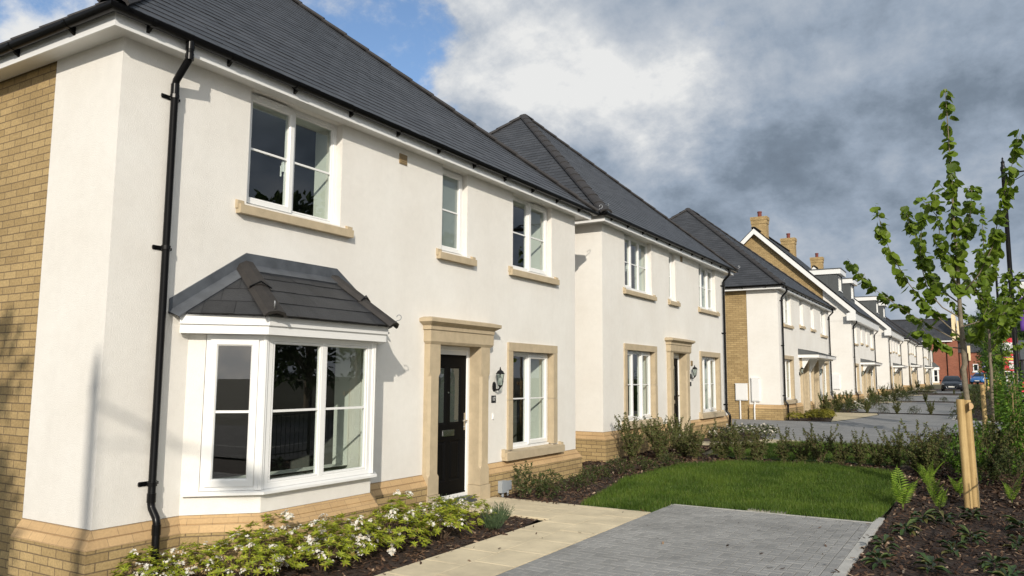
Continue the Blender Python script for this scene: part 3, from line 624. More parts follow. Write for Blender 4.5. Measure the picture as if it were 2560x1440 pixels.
# ---- semi-detached pairs and terraces further along
def canopy(root,y0,y1,xo=.8):
    o=(0,0,ZP); m=MB(); m.sweep([(0,y0),(xo,y0),(xo,y1),(0,y1)],[(-.03,1.825),(0,1.825),(0,1.955),(-.03,1.955)],closed_prof=True); m.poly([(0,y0,1.83),(xo-.03,y0,1.83),(xo-.03,y1,1.83),(0,y1,1.83)])
    c=m.build('door_canopy',K['white'],root,off=o)
    m=MB(); p=[(0,y0-.03,1.958),(xo+.03,y0-.03,1.958),(xo+.03,y1+.03,1.958),(0,y1+.03,1.958)]; q=[(0,y0-.02,2.20),(xo-.05,y0+.03,1.985),(xo-.05,y1-.03,1.985),(0,y1+.02,2.20)]
    m.ring([p,[(a,b,z+.012) for a,b,z in p],q]); m.poly(q); m.build('canopy_roof',K['dormer'],c,off=o)
    for y in (y0+.28,(y0+y1)/2,y1-.28):
        m=MB(); m.box(0,y-.03,1.15,.05,y+.03,1.822); m.box(.05,y-.03,1.765,xo-.1,y+.03,1.822)
        m.ring([[(.05,y-.025,1.22),(.05,y+.025,1.22),(.05,y+.025,1.764),(.05,y-.025,1.764)],[(.36,y-.025,1.74),(.36,y+.025,1.74),(.36,y+.025,1.764),(.36,y-.025,1.764)]]); m.build('canopy_bracket',K['white'],c,off=o)
def pair(label,x0,y0,z0,roof='hip',L=11.4,W=10.0,pitch=39.8,detail=True,far=False,dorm=True,lab='third'):
    H=empty_house(label,x0,y0,z0,group='houses along the street'); o=(0,0,ZP)
    up=[(.95,2.35,3.07,4.315),(4.08,4.82,3.20,4.315),(6.58,7.32,3.20,4.315),(9.05,10.45,3.07,4.315)]; gr=[(.76,2.30,.165,1.712),(9.10,10.64,.165,1.712)]; ds=[(3.98,5.0),(6.40,7.42)]
    shell(H,L,W,up+[big(q) for q in gr]+[(a-.03,b+.03,-1.2,1.75) for a,b in ds],strip_near=1.15 if roof=='hip' else 1.5)
    if not far: interior(H,W,L,up+gr)
    for q in up:
        n=2 if q[1]-q[0]>1 else 1; w=window(H,*q,['o','f'][:n],detail=detail and not far,bars=not far); stone_sill(w,q[0]-.13,q[1]+.17,q[2]-.13,q[2]-.005)
    for q in gr:
        w=window(H,*q,['o','f'],detail=detail and not far,bars=not far); stone_surround(w,q[0]-.135,q[1]+.135,.165,1.85); stone_sill(w,q[0]-.26,q[1]+.26,.008,.155,.1)
    for a,b in ds:
        d=front_door(H,a,b,detail=not far,case=False); stone_doorcase(d,a,b,full=False)
        m=MB(); m.box(0,a-.236,1.737,.09,b+.236,1.82); m.build('door_lintel',K['stone'],d,off=o)
    canopy(H,3.5,7.9)
    plinth(H,[[(-1.15,0),(0,0),(0,3.74)],[(0,5.236),(0,6.16)],[(0,7.66),(0,L),(-1.15,L)]])
    for y in (.40,L-.35): downpipe(H,y,.20,0,zt=4.42,clips=(3.9,2.2,.33) )
    if roof=='hip': hip_roof(H,W,L,.20,.25,.25,pitch,brackets=not far)
    else:
        eaves_gable(H,W,L,pitch,far)
        if dorm:
            for y in (2.45,8.0): dormer(H,y,2.1,W,pitch)
    for i,y in enumerate((3.57,7.86)): lantern('coach lantern %s the paired front doors of the %s house'%(('left of','right of')[i],lab),(x0,y0+y,z0+1.17),'coach lanterns on the house fronts')
    return H
def eaves_gable(root,W,L,pitch,far,ze=4.95):
    o=(0,0,ZP); tp=math.tan(R(pitch)); xm=-W/2; ov=.32; x1=ov; zr=ze+(x1-xm)*tp; gy0,gy1=-.38,L+.38
    m=MB(); slate_face(m,(x1+.06,gy0,ze-.06*tp),(x1+.06,gy1,ze-.06*tp),(xm,gy0,zr),(xm,gy1,zr),.2); slate_face(m,(-W-ov,gy0,ze),(-W-ov,gy1,ze),(xm,gy0,zr),(xm,gy1,zr),.2)
    rf=m.build('roof',K['slate'],root,off=o,recalc=False)
    m=MB(); cap_run(m,(xm,gy0-.02,zr),(xm,gy1+.02,zr),r=.16); m.build('ridge_tiles',K['ridge'],rf,off=o)
    m=MB()
    for y in (gy0,gy0+.05): m.ring([[(x1+.07,y,ze-.03-.06*tp),(xm,y,zr-.02),(xm,y,zr+.05),(x1+.07,y,ze+.04-.06*tp)],[(x1+.07,y+.03,ze-.03-.06*tp),(xm,y+.03,zr-.02),(xm,y+.03,zr+.05),(x1+.07,y+.03,ze+.04-.06*tp)]])
    m.build('verge',K['black'],rf,off=o)
    t=.34
    for y in (gy0+.02,gy1-.05):
        m=MB()
        for sx in (1,-1):
            xe=xm+sx*(x1-xm); m.ring([[(xe,y,ze-.05),(xm,y,zr-.04),(xm,y,zr-.04-t),(xe,y,ze-.05-t)],[(xe,y+.03,ze-.05),(xm,y+.03,zr-.04),(xm,y+.03,zr-.04-t),(xe,y+.03,ze-.05-t)]])
        m.ring([[(x1+.004,y-.003,ze-.05),(x1+.004,y-.003,ze-.62),(-.18,y-.003,ze-.62),(-.18,y-.003,ze-.2)],[(x1+.004,y+.033,ze-.05),(x1+.004,y+.033,ze-.62),(-.18,y+.033,ze-.62),(-.18,y+.033,ze-.2)]])
        m.build('barge_board',K['white'],root,off=o)
    m=MB(); m.box(x1-.03,gy0+.051,ze-.617,x1,gy1-.051,ze-.09); m.box(0,gy0+.051,ze-.60,x1-.031,gy1-.051,ze-.585); m.build('fascia',K['white'],root,off=o)
    m=MB(); m.sweep([(x1,gy0+.05),(x1,gy1-.02)],half_round(.056,.062,ze-.12),closed_prof=True); m.build('gutter',K['black'],root,off=o)
    for y,y2 in ((.022,0),(L-.022,L)):
        m=MB(); m.poly([(-1.5,y,4.34),(-W,y,4.34),(-W-ov+.3,y,ze),(xm,y,zr-.06),(-1.5,y,zr-.06+(-1.5-xm)*-tp)]); gw=m.build('gable_wall',K['brick'],root,off=o)
        m=MB(); m.poly([(0,y2,4.34),(-1.5,y2,4.34),(-1.5,y2,zr-.07-(-1.5-xm)*tp),(0,y2,zr-.07+xm*tp)]); m.build('gable_render',K['render'],gw,off=o)
def dormer(root,y0,w,W,pitch,ze=4.95):
    o=(0,0,ZP); tp=math.tan(R(pitch)); xm=-W/2; zr=ze+(.32-xm)*tp; xf=-1.0; zb=zr+(xf-xm)*-tp; zt=7.5; y1=y0+w; xb=xm+(zr-zt)/tp
    m=MB(); q=(y0+.42,y1-.42,zb+.30,zt-.06)
    wall_holes(m,y0,y1,zb-.1,zt,[q],lambda s,t:(xf,s,t)); reveal(m,*q,xf,xf-.12)
    for y in (y0,y1): m.poly([(xf,y,zb-.1),(xf,y,zt),(xb,y,zt)])
    for y in (y0-.012,y1): m.box(xf-.5,y,zb+.4,xf-.47,y+.012,zt)
    dm=m.build('dormer',K['dormer'],root,off=o)
    m=MB(); m.sweep([(xb-.4,y0-.1),(xf+.22,y0-.1),(xf+.22,y1+.1),(xb-.4,y1+.1)],[(-.03,zt),(0,zt),(0,zt+.3),(-.03,zt+.3)],closed_prof=True); m.poly([(xb-.4,y0-.08,zt+.004),(xf+.19,y0-.08,zt+.004),(xf+.19,y1+.08,zt+.004),(xb-.4,y1+.08,zt+.004)]); m.build('dormer_fascia',K['white'],dm,off=o)
    m=MB(); m.box(xb-.9,y0-.13,zt+.302,xf+.25,y1+.13,zt+.36); m.build('dormer_roof',K['dormer'],dm,off=o)
    m=MB(); frame_rect(m,q[0],q[1],q[2],q[3],.08,xf-.09,xf-.02); ym=(q[0]+q[1])/2; m.box(xf-.085,ym-.04,q[2],xf-.021,ym+.04,q[3]); m.box(xf-.05,q[0]-.05,q[2]-.05,xf+.06,q[1]+.05,q[2]); m.build('dormer_window',K['white'],dm,off=o)
    pane(dm,q[0]+.06,q[1]-.06,q[2]+.06,q[3]-.06,xf-.06,K['glass'])
def chimney(root,xm,y,z0,z1,wx=.95,wy=.62):
    o=(0,0,ZP); m=MB(); a,b=wx/2,wy/2
    m.box(xm-a,y-b,z0,xm+a,y+b,z1-.46); m.box(xm-a-.03,y-b-.03,z1-.459,xm+a+.03,y+b+.03,z1-.23); m.box(xm-a-.06,y-b-.06,z1-.229,xm+a+.06,y+b+.06,z1)
    c=m.build('chimney',K['brick'],root,off=o)
    m=MB(); m.lathe([(.13,z1+.002),(.13,z1+.30),(.15,z1+.31),(.15,z1+.39),(.11,z1+.40),(.10,z1+.2)],12,(xm,y,0)); m.build('chimney_pot',K['potred'],c,off=o,smooth=40)
def meter(label,x,y,z,w,h,zb,cranked=False):
    t=thing('meter_box',label,'meter box',(x,y,z),0,'white meter boxes on the side walls'); m=MB()
    m.box(-w/2,-.085,0,w/2,0,h); m.box(-w/2-.015,-.095,h,w/2+.015,0,h+.02); m.box(-w/2+.02,-.10,.03,w/2-.02,-.0855,h-.02); m.build('cover',K['white'],t)
    m=MB(); c=-w/2*.3
    P=[(c,-.045,0),(c,-.045,zb)] if not cranked else [(c,-.045,0),(c,-.045,-.07),(c,-.13,-.2),(c,-.13,zb)]
    m.tube(P,.028,8); m.build('conduit',K['white'],t); return t
H3=pair('third cream rendered house along, hip-roofed, with two meter boxes on its side wall',.05,26,.35)
meter('squat white meter box on the buff brick strip of the third house\'s side wall',.05-1.42,26.022,.49,.45,.62,-.85)
meter('tall narrow white meter box on the cream render of the third house\'s side wall',.05-.89,26,.46,.30,.86,-.85,True)
H4=pair('cream rendered gabled house with grey dormers and buff brick gable, behind the third house',0,45.7,.42,'gable',W=10.8,pitch=43.5,lab='fourth')
chimney(H4,-5.4,1.35,9.3,11.35); chimney(H4,-5.4,10.2,9.3,11.35)
meter('white meter box on the fourth house, seen past the downpipe of the third',-1.05,45.7,.72,.62,.86,-.85)
H5=pair('cream rendered gabled house with grey dormers, fifth along and partly hidden by the young tree',.05,66.1,.55,'gable',W=10.8,pitch=43.5,far=True,lab='fifth')
chimney(H5,-5.4,1.35,9.3,11.35)
H6=pair('cream rendered house with hipped roof, sixth along the row',.5,79.3,.80,far=True,lab='sixth')
H7=pair('cream rendered house with hipped roof, seventh along the row',.85,95.3,.86,L=7.0 and 11.4,far=True,lab='seventh')
import bmesh
# ------------------------------------------------------------------ the ground and everything laid on it
def sheet(name,poly,dz,mat,kind='structure',extra_y=()):
    bm=bmesh.new(); f=bm.faces.new([bm.verts.new((x,y,0)) for x,y in poly])
    ys=[p[1] for p in poly]
    for y in [k[0] for k in KN]+list(extra_y):
        if min(ys)<y<max(ys): bmesh.ops.bisect_plane(bm,geom=bm.verts[:]+bm.edges[:]+bm.faces[:],plane_co=(0,y,0),plane_no=(0,1,0))
    for v in bm.verts: v.co.z=g(v.co.y)+dz
    bmesh.ops.triangulate(bm,faces=bm.faces)
    for f in bm.faces:
        if f.normal.z<0: f.normal_flip()
    me=bpy.data.meshes.new(name); bm.to_mesh(me); bm.free(); me.materials.append(mat); boxuv(me)
    o=bpy.data.objects.new(name,me); COL.objects.link(o); o['kind']=kind; return o
def inside(p,poly):
    x,y=p; r=False; j=len(poly)-1
    for i in range(len(poly)):
        xi,yi=poly[i]; xj,yj=poly[j]
        if (yi>y)!=(yj>y) and x<(xj-xi)*(y-yi)/(yj-yi)+xi: r=not r
        j=i
    return r
K['soil']=M('mulch_soil',(.055,.032,.021),.95,col2=(.022,.013,.010),vs=14,bump=.8,bs=45)
K['earth']=M('earth_ground',(.09,.085,.05),.95,.4,.6,bump=.4,bs=6)
K['pavebase']=M('paver_joint',(.34,.32,.28),.95,.5,3)
K['paver']=M('grey_paver',(.275,.273,.265),.85,.24,1.1,bump=.3,bs=110,island=.10,detail=7)
K['paver2']=MBrick('grey_block_paving',(.27,.27,.268),(.225,.227,.228),(.33,.32,.29),bw=.2,rh=.1,ms=.007,bump=.25,mottle=.3,warp=.004)
K['slab']=M('buff_slab',(.66,.565,.39),.85,.2,2.6,bump=.25,bs=120,island=.07,detail=7)
K['slabjoint']=M('slab_joint',(.26,.20,.12),.95)
K['slab2']=MBrick('buff_slabs_far',(.56,.48,.33),(.52,.45,.30),(.30,.24,.15),bw=.45,rh=.45,ms=.008,bump=.15,mottle=.12)
K['kerb']=M('concrete_edging',(.46,.45,.42),.9,.2,4,bump=.3,bs=70)
K['lawn']=M('lawn_soil',(.045,.085,.014),.95,.4,9,bump=.5,bs=40)
K['tarmac']=M('tarmac',(.10,.10,.105),.9,.2,1.2,bump=.4,bs=120)
sheet('ground',[(-600,-400),(600,-400),(600,3000),(-600,3000)],-.07,K['earth'])
BED1=[(-.35,-9),(1.66,-9),(1.66,3.9),(1.50,5.0),(-.1,4.86),(-.2,.3),(-.35,.3)]
BED2=[(-.25,6.17),(1.60,6.17),(1.15,8.8),(1.42,10.8),(2.3,11.9),(4.0,12.2),(5.15,11.4),(5.28,9.5),(5.28,-9),(7.1,-9),(7.1,21.3),(5.25,21.3),(5.2,17.1),(5.15,12.8),(3.9,12.9),(1.9,12.6),(1.0,13.2),(.8,15.0),(-.5,15.0),(-.5,9.2)]
LAWN1=[(1.50,6.19),(2.57,6.20),(2.62,6.96),(5.19,6.97),(5.33,9.48),(5.18,11.4),(4.0,12.25),(2.3,11.85),(1.38,10.75),(1.05,8.87)]
LAWN2=[(1.25,13.2),(2.0,12.65),(4.0,12.95),(5.05,12.8),(5.1,17.05),(2.45,17.1),(1.1,15.2)]
for i,b in enumerate((BED1,BED2,[(.05,25.6),(1.75,25.9),(1.2,29.9),(.05,29.6)],[(-.2,33.7),(5.4,33.7),(5.4,34.7),(-.2,34.7)],[(5.42,29.7),(7.1,29.3),(7.1,110),(5.42,110)],[(.05,51.6),(5.4,51.6),(5.4,54),(.05,54)],[(.1,69),(5.4,69),(5.4,74.5),(.1,74.5)],[(.05,35),(1.2,35),(1.2,37.5),(.05,37.5)],[(.6,85),(5.4,85),(5.4,95),(.6,95)],[(-.2,16.1),(1.2,16.0),(1.6,19.6),(-.2,19.9)])):
    sheet('planting_bed',b,0.0,K['soil'])
sheet('lawn_soil',LAWN1,.012,K['lawn']); sheet('lawn_soil',LAWN2,.012,K['lawn'])
sheet('grass_bank',[(3.2,92),(8.2,92),(8.2,108),(3.2,108)],.03,M('far_grass',(.05,.085,.018),.95,.4,3,bump=.5,bs=8))
# paved drive of number 17: real blocks, herringbone with a soldier course along the edges
def paved(name,x0,y0,x1,y1,dz,mats):
    mb=MB(); w=.1; nx=int(round((x1-x0-.2)/w)); ny=int(round((y1-y0-.1)/w)); r=random.Random(5)
    mb.poly([(x0,y0,g(y0)+dz-.012),(x1,y0,g(y0)+dz-.012),(x1,y1,g(y1)+dz-.012),(x0,y1,g(y1)+dz-.012)],1)
    def blk(a,b,c,d):
        e=.0032; a+=e; b-=0; c+=e; d-=e; b-=e
        if b-a<.02 or d-c<.02: return
        h=.0016; z=[g((c+d)/2)+dz+r.uniform(-h,h) for _ in range(4)]; k=.004
        top=[(a+k,c+k,z[0]),(b-k,c+k,z[1]),(b-k,d-k,z[2]),(a+k,d-k,z[3])]; mid=[(a,c,z[0]-.004),(b,c,z[1]-.004),(b,d,z[2]-.004),(a,d,z[3]-.004)]; bot=[(p[0],p[1],p[2]-.012) for p in mid]
        n=len(mb.v); mb.v+=top+mid+bot; mb.f.append((n,n+1,n+2,n+3)); mb.m.append(0)
        for s in (0,4):
            for q in range(4): l=(q+1)%4; mb.f.append((n+s+4+q,n+s+4+l,n+s+l,n+s+q)); mb.m.append(0)
    gx,gy=x0+.1,y0
    for i in range(-2,nx+2):
        for j in range(-2,ny+2):
            c=(i-j)%4
            if c==0: a,b,cc,dd=i,i+2,j,j+1
            elif c==2: a,b,cc,dd=i,i+1,j-1,j+1
            else: continue
            a,b,cc,dd=max(a,0),min(b,nx),max(cc,0),min(dd,ny)
            if a<b and cc<dd: blk(gx+a*w,gx+b*w,gy+cc*w,gy+dd*w)
    ye=gy+ny*w
    for xa in (x0,gx+nx*w):
        y=y0
        while y<ye-.05: blk(xa,xa+w,y,min(y+.2,ye)); y+=.2
    x=x0
    while x<x1-.02: blk(x,min(x+.2,x1),ye,ye+w); x+=.2
    o=mb.build(name,mats,recalc=False); o['kind']='structure'; return o
paved('driveway',2.575,-9,5.175,6.90,.022,[K['paver'],K['pavebase']])
mb=MB()
y=-9.0
while y<6.9: mb.ring([[(5.18,y+.004,g(y)-.1),(5.275,y+.004,g(y)-.1),(5.275,y+.90,g(y)-.1),(5.18,y+.90,g(y)-.1)],[(5.18,y+.004,g(y)+.026),(5.275,y+.004,g(y)+.026),(5.275,y+.90,g(y)+.026),(5.18,y+.90,g(y)+.026)]]); y+=.91
x=2.575
while x<5.2: mb.ring([[(x+.003,6.915,g(6.9)-.1),(x+.9,6.915,g(6.9)-.1),(x+.9,6.965,g(6.9)-.1),(x+.003,6.965,g(6.9)-.1)],[(x+.003,6.915,g(6.9)+.024),(min(x+.9,5.27),6.915,g(6.9)+.024),(min(x+.9,5.27),6.965,g(6.9)+.024),(x+.003,6.965,g(6.9)+.024)]]); x+=.91
o=mb.build('kerb_edging',K['kerb']); o['kind']='structure'
# slab path
mb=MB(); r=random.Random(3); s=.455
def slab(a,b,c,d):
    e=.0028; z=[g((c+d)/2)+.024+r.uniform(-.0015,.0015) for _ in range(4)]; a+=e; b-=e; c+=e; d-=e; k=.0012
    n=len(mb.v); mb.v+=[(a+k,c+k,z[0]),(b-k,c+k,z[1]),(b-k,d-k,z[2]),(a+k,d-k,z[3]),(a,c,z[0]-.0015),(b,c,z[1]-.0015),(b,d,z[2]-.0015),(a,d,z[3]-.0015),(a,c,z[0]-.03),(b,c,z[1]-.03),(b,d,z[2]-.03),(a,d,z[3]-.03)]
    mb.f.append((n,n+1,n+2,n+3)); mb.m.append(0)
    for q0 in (0,4):
        for q in range(4): l=(q+1)%4; mb.f.append((n+q0+4+q,n+q0+4+l,n+q0+l,n+q0+q)); mb.m.append(0)
for k,xa in enumerate((1.655,2.112)):
    y=-9+(.2 if k else 0)
    while y<6.15: slab(xa,xa+(.457 if k==0 else .455),y,min(y+s*1.32,6.15)); y+=s*1.32
for k in range(3):
    x=1.655
    ya_=4.98+k*.39; 
    for q in range(4):
        xe=max(x-.6+(.3 if (k%2 and q==0) else 0),.1)
        if x-xe>.05: slab(xe,x,ya_,ya_+.39)
        x=xe
mb.poly([(1.655,-9,g(-9)+.008),(2.567,-9,g(-9)+.008),(2.567,6.15,g(6.15)+.008),(1.655,6.15,g(6.15)+.008)],1); mb.poly([(.1,4.98,g(5)+.0085),(1.655,4.98,g(5)+.0085),(1.655,6.15,g(6)+.0085),(.1,6.15,g(6)+.0085)],1)
o=mb.build('garden_path',[K['slab'],K['slabjoint']],recalc=False); o['kind']='structure'
for p in ([(-.12,14.85),(.9,14.9),(1.15,15.2),(2.45,17.12),(2.3,17.4),(1.5,17.4),(.8,16.0),(-.12,15.9)],[(1.78,25.85),(2.3,29),(2.62,32.5),(2.45,33.6),(.15,33.6),(.15,29.7),(1.25,30.0)],[(.1,49.2),(1.2,49.0),(2.9,51.5),(1.3,51.5),(.1,50.6)],[(.1,66.6),(1.4,66.4),(2.9,69),(1.2,69),(.1,68)],[(.7,80),(2.6,79.5),(2.6,84.8),(.7,84.8)]):
    sheet('garden_path',p,.026,K['slab2'])
sheet('driveway',[(-9,20.2),(.3,20.2),(1.5,17.42),(2.35,17.42),(2.5,17.15),(5.18,17.15),(5.18,21.4),(7.4,21.4),(7.4,29.2),(5.9,29.25),(5.55,29.4),(5.38,29.8),(5.38,33.65),(2.5,33.65),(2.66,32.5),(2.33,29),(1.8,25.7),(-9,25.7)],.02,K['paver2'])
sheet('driveway',[(1.25,34.75),(5.4,34.75),(5.4,51.5),(2.95,51.5),(1.25,48.9),(.1,48.9),(-9,45.4),(-9,37.6),(1.25,37.6)],.02,K['paver2'])
sheet('driveway',[(1.5,54.05),(5.4,54.05),(5.4,68.95),(2.95,68.95),(1.5,66.2),(-9,65.8),(-9,57.5),(1.5,57.4)],.02,K['paver2'])
sheet('driveway',[(2.65,74.55),(5.4,74.55),(5.4,84.95),(2.65,84.95)],.02,K['paver2'])
mb=MB(); mb.sweep([(5.20,21.4),(5.20,17.1)],[(0,-.6),(.08,-.6),(.08,-.26),(0,-.26)][::-1],closed_prof=True)
pts=[(7.4,29.25),(5.92,29.3),(5.6,29.45),(5.44,29.8),(5.44,33.7)]
for (ax,ay),(bx,by) in zip(pts,pts[1:]): 
    d=Vector((bx-ax,by-ay)).normalized(); n=Vector((d.y,-d.x))*.05; 
    mb.ring([[(ax-n.x,ay-n.y,-.4),(ax+n.x,ay+n.y,-.4),(ax+n.x,ay+n.y,g(ay)+.035),(ax-n.x,ay-n.y,g(ay)+.035)],[(bx-n.x,by-n.y,-.4),(bx+n.x,by+n.y,-.4),(bx+n.x,by+n.y,g(by)+.035),(bx-n.x,by-n.y,g(by)+.035)]])
o=mb.build('kerb_edging',K['kerb']); o['kind']='structure'
mb=MB(); mb.box(0,0,0,.75,.42,.006); o=mb.build('manhole_cover',M('iron_cover',(.12,.12,.12),.6,.3,30),None,loc=(3.95,22.05,g(22)+.022)); tag(o,'dark rectangular drain cover set in the grey paved drive between the second and third houses','drain cover')
mb=MB(); mb.box(0,0,0,.5,.16,.02)
for k in range(9):
    for j in range(3): mb.box(.03+k*.05,.02+j*.045,.0205,.06+k*.05,.045+j*.045,.026)
o=mb.build('inspection_cover',M('worn_cover',(.33,.31,.26),.8,.3,20),None,loc=(3.62,6.985,g(7)+.012)); tag(o,'small ribbed inspection cover at the front edge of the near lawn, against the drive','drain cover')
sheet('pavement',[(7.3,-60),(9.2,-60),(9.2,300),(7.3,300)],.015,K['tarmac']); 
sheet('road',[(9.35,-120),(16,-120),(16,400),(9.35,400)],-.05,K['tarmac'])
o=None
mb=MB()
for (ya_,za),(yb_,zb) in zip([(k if k[0]>-100 else (-60,-.55)) for k in KN[:-1]],[(k if k[0]<=300 else (300,.9)) for k in KN[1:]]):
    if yb_>ya_: mb.ring([[(9.2,ya_,za-.2),(9.34,ya_,za-.2),(9.34,ya_,za+.02),(9.2,ya_,za+.02)],[(9.2,yb_,zb-.2),(9.34,yb_,zb-.2),(9.34,yb_,zb+.02),(9.2,yb_,zb+.02)]])
o=mb.build('kerb',K['kerb']); o['kind']='structure'
# loose bark on the beds
def scatter_bark(polys,n,seed,lim):
    r=random.Random(seed); V=[];F=[]
    for poly in polys:
        xs=[p[0] for p in poly]; ys=[p[1] for p in poly]; k=0
        for _ in range(n*6):
            if k>=n: break
            x=r.uniform(min(xs),max(xs)); y=r.uniform(max(min(ys),lim[0]),min(max(ys),lim[1]))
            if not inside((x,y),poly): continue
            k+=1; a=r.uniform(0,math.pi); l=r.uniform(.010,.036)*(1.0 if y<9 else 1.4); w=l*r.uniform(.18,.5); t=r.uniform(-.5,.5); u=r.uniform(-.4,.4); z=g(y)+r.uniform(.004,.022)
            dx,dy=math.cos(a)*l,math.sin(a)*l; ex,ey=-math.sin(a)*w,math.cos(a)*w; b=len(V)
            V+=[(x-dx-ex,y-dy-ey,z-t*l-u*w),(x+dx-ex,y+dy-ey,z+t*l-u*w),(x+dx*.8+ex,y+dy*.8+ey,z+t*l+u*w),(x-dx+ex*.7,y-dy+ey*.7,z-t*l+u*w)]; F.append((b,b+1,b+2,b+3))
    return V,F
def raw(name,V,F,mats,parent=None,kind=None,mi=None,loc=None):
    me=bpy.data.meshes.new(name); me.from_pydata(V,[],F)
    for m in (mats if isinstance(mats,(list,tuple)) else [mats]): me.materials.append(m)
    if mi: me.polygons.foreach_set('material_index',mi)
    o=bpy.data.objects.new(name,me); COL.objects.link(o)
    if parent: o.parent=parent
    if kind: o['kind']=kind
    if loc: o.location=loc
    return o
def Misl(name,cols,rough=.8,trans=0,spec=.3,pos=None):
    """colour picked per loose piece from a ramp"""
    m,t,p,o=nt(name); p.inputs['Roughness'].default_value=rough; p.inputs['Specular IOR Level'].default_value=spec
    gi=nd(t,'ShaderNodeNewGeometry'); cr=nd(t,'ShaderNodeValToRGB'); t.links.new(gi.outputs['Random Per Island'],cr.inputs[0])
    e=cr.color_ramp.elements; n=len(cols)
    while len(e)<n: e.new(.5)
    for i,c in enumerate(cols): e[i].position=(pos[i] if pos else i/(n-1)); e[i].color=col4(c)
    t.links.new(cr.outputs[0],p.inputs['Base Color'])
    if trans:
        tr=nd(t,'ShaderNodeBsdfTranslucent'); mx=nd(t,'ShaderNodeMixShader',i_0=trans); t.links.new(cr.outputs[0],tr.inputs[0]); t.links.new(p.outputs[0],mx.inputs[1]); t.links.new(tr.outputs[0],mx.inputs[2]); t.links.new(mx.outputs[0],o.inputs[0])
    return m
V,F=scatter_bark([BED1],7500,4,(-3,5.2)); V2,F2=scatter_bark([BED2],24000,5,(-1,16)); n=len(V)
V3,F3=scatter_bark([[(1.66,-1),(1.76,-1),(1.72,5),(1.6,5.1)],[(.3,6.02),(1.5,6.02),(1.5,6.15),(.3,6.15)],[(5.1,1),(5.27,1),(5.27,6.9),(5.1,6.9)],[(1.7,0),(5.1,0),(5.1,6.8),(1.7,6.1)]],45,6,(-1,16)); V3=[(x,y,z+.022) for x,y,z in V3]
F=F+[tuple(i+n for i in f) for f in F2]; V=V+V2; F2=F3; V2=V3; n=len(V)
o=raw('bark_mulch',V+V2,F+[tuple(i+n for i in f) for f in F2],Misl('bark_chips',[(.028,.015,.010),(.065,.034,.020),(.11,.062,.036),(.20,.125,.075),(.48,.36,.25)],pos=[0,.4,.75,.92,1.0]),kind='stuff')
# grass
def grass(poly,n,seed,name='grass'):
    r=random.Random(seed); V=[];F=[]; xs=[p[0] for p in poly]; ys=[p[1] for p in poly]; k=0
    while k<n:
        x=r.uniform(min(xs),max(xs)); y=r.uniform(min(ys),max(ys))
        if not inside((x,y),poly): continue
        k+=1; cl=.75+.5*math.sin(x*3.1+1.7*math.sin(y*2.3))*math.sin(y*2.7+x); h=r.uniform(.035,.095)*max(.55,cl*.45+.65); a=r.uniform(0,6.283); w=r.uniform(.0017,.0034); lean=r.uniform(.0,.055); b=r.uniform(0,6.283); z=g(y)+.012
        dx,dy=math.cos(a)*w,math.sin(a)*w; lx,ly=math.cos(b)*lean,math.sin(b)*lean; i=len(V)
        V+=[(x-dx,y-dy,z),(x+dx,y+dy,z),(x+dx*.8+lx*.35,y+dy*.8+ly*.35,z+h*.6),(x-dx*.8+lx*.35,y-dy*.8+ly*.35,z+h*.6),(x+lx,y+ly,z+h)]
        F+=[(i,i+1,i+2,i+3),(i+3,i+2,i+4)]
    return raw(name,V,F,K['blade'],kind='stuff')
K['blade']=Misl('grass_blade',[(.060,.112,.013),(.088,.150,.019),(.120,.188,.028),(.19,.20,.06)],rough=.5,trans=.32,pos=[0,.5,.92,1])
def patchy(m,scale,lo,hi):
    t=m.node_tree; cr=[n for n in t.nodes if n.type=='VALTORGB'][0]; tc=nd(t,'ShaderNodeTexCoord'); n=nd(t,'ShaderNodeTexNoise',i_Scale=scale,i_Detail=4); t.links.new(tc.outputs['Object'],n.inputs[0])
    mr=nd(t,'ShaderNodeMapRange'); t.links.new(n.outputs['Fac'],mr.inputs[0]); mr.inputs[1].default_value=.3; mr.inputs[2].default_value=.7; mr.inputs[3].default_value=lo; mr.inputs[4].default_value=hi
    hs=nd(t,'ShaderNodeHueSaturation'); t.links.new(mr.outputs[0],hs.inputs['Value']); t.links.new(mathn(t,'MULTIPLY_ADD',n.outputs['Fac'],-.05,.525),hs.inputs['Hue'])
    ls=[l for l in t.links if l.from_node==cr]; dst=[l.to_socket for l in ls]
    t.links.new(cr.outputs[0],hs.inputs['Color'])
    for d in dst: t.links.new(hs.outputs[0],d)
patchy(K['blade'],1.6,.72,1.25)
grass(LAWN1,85000,8); grass(LAWN2,26000,9)
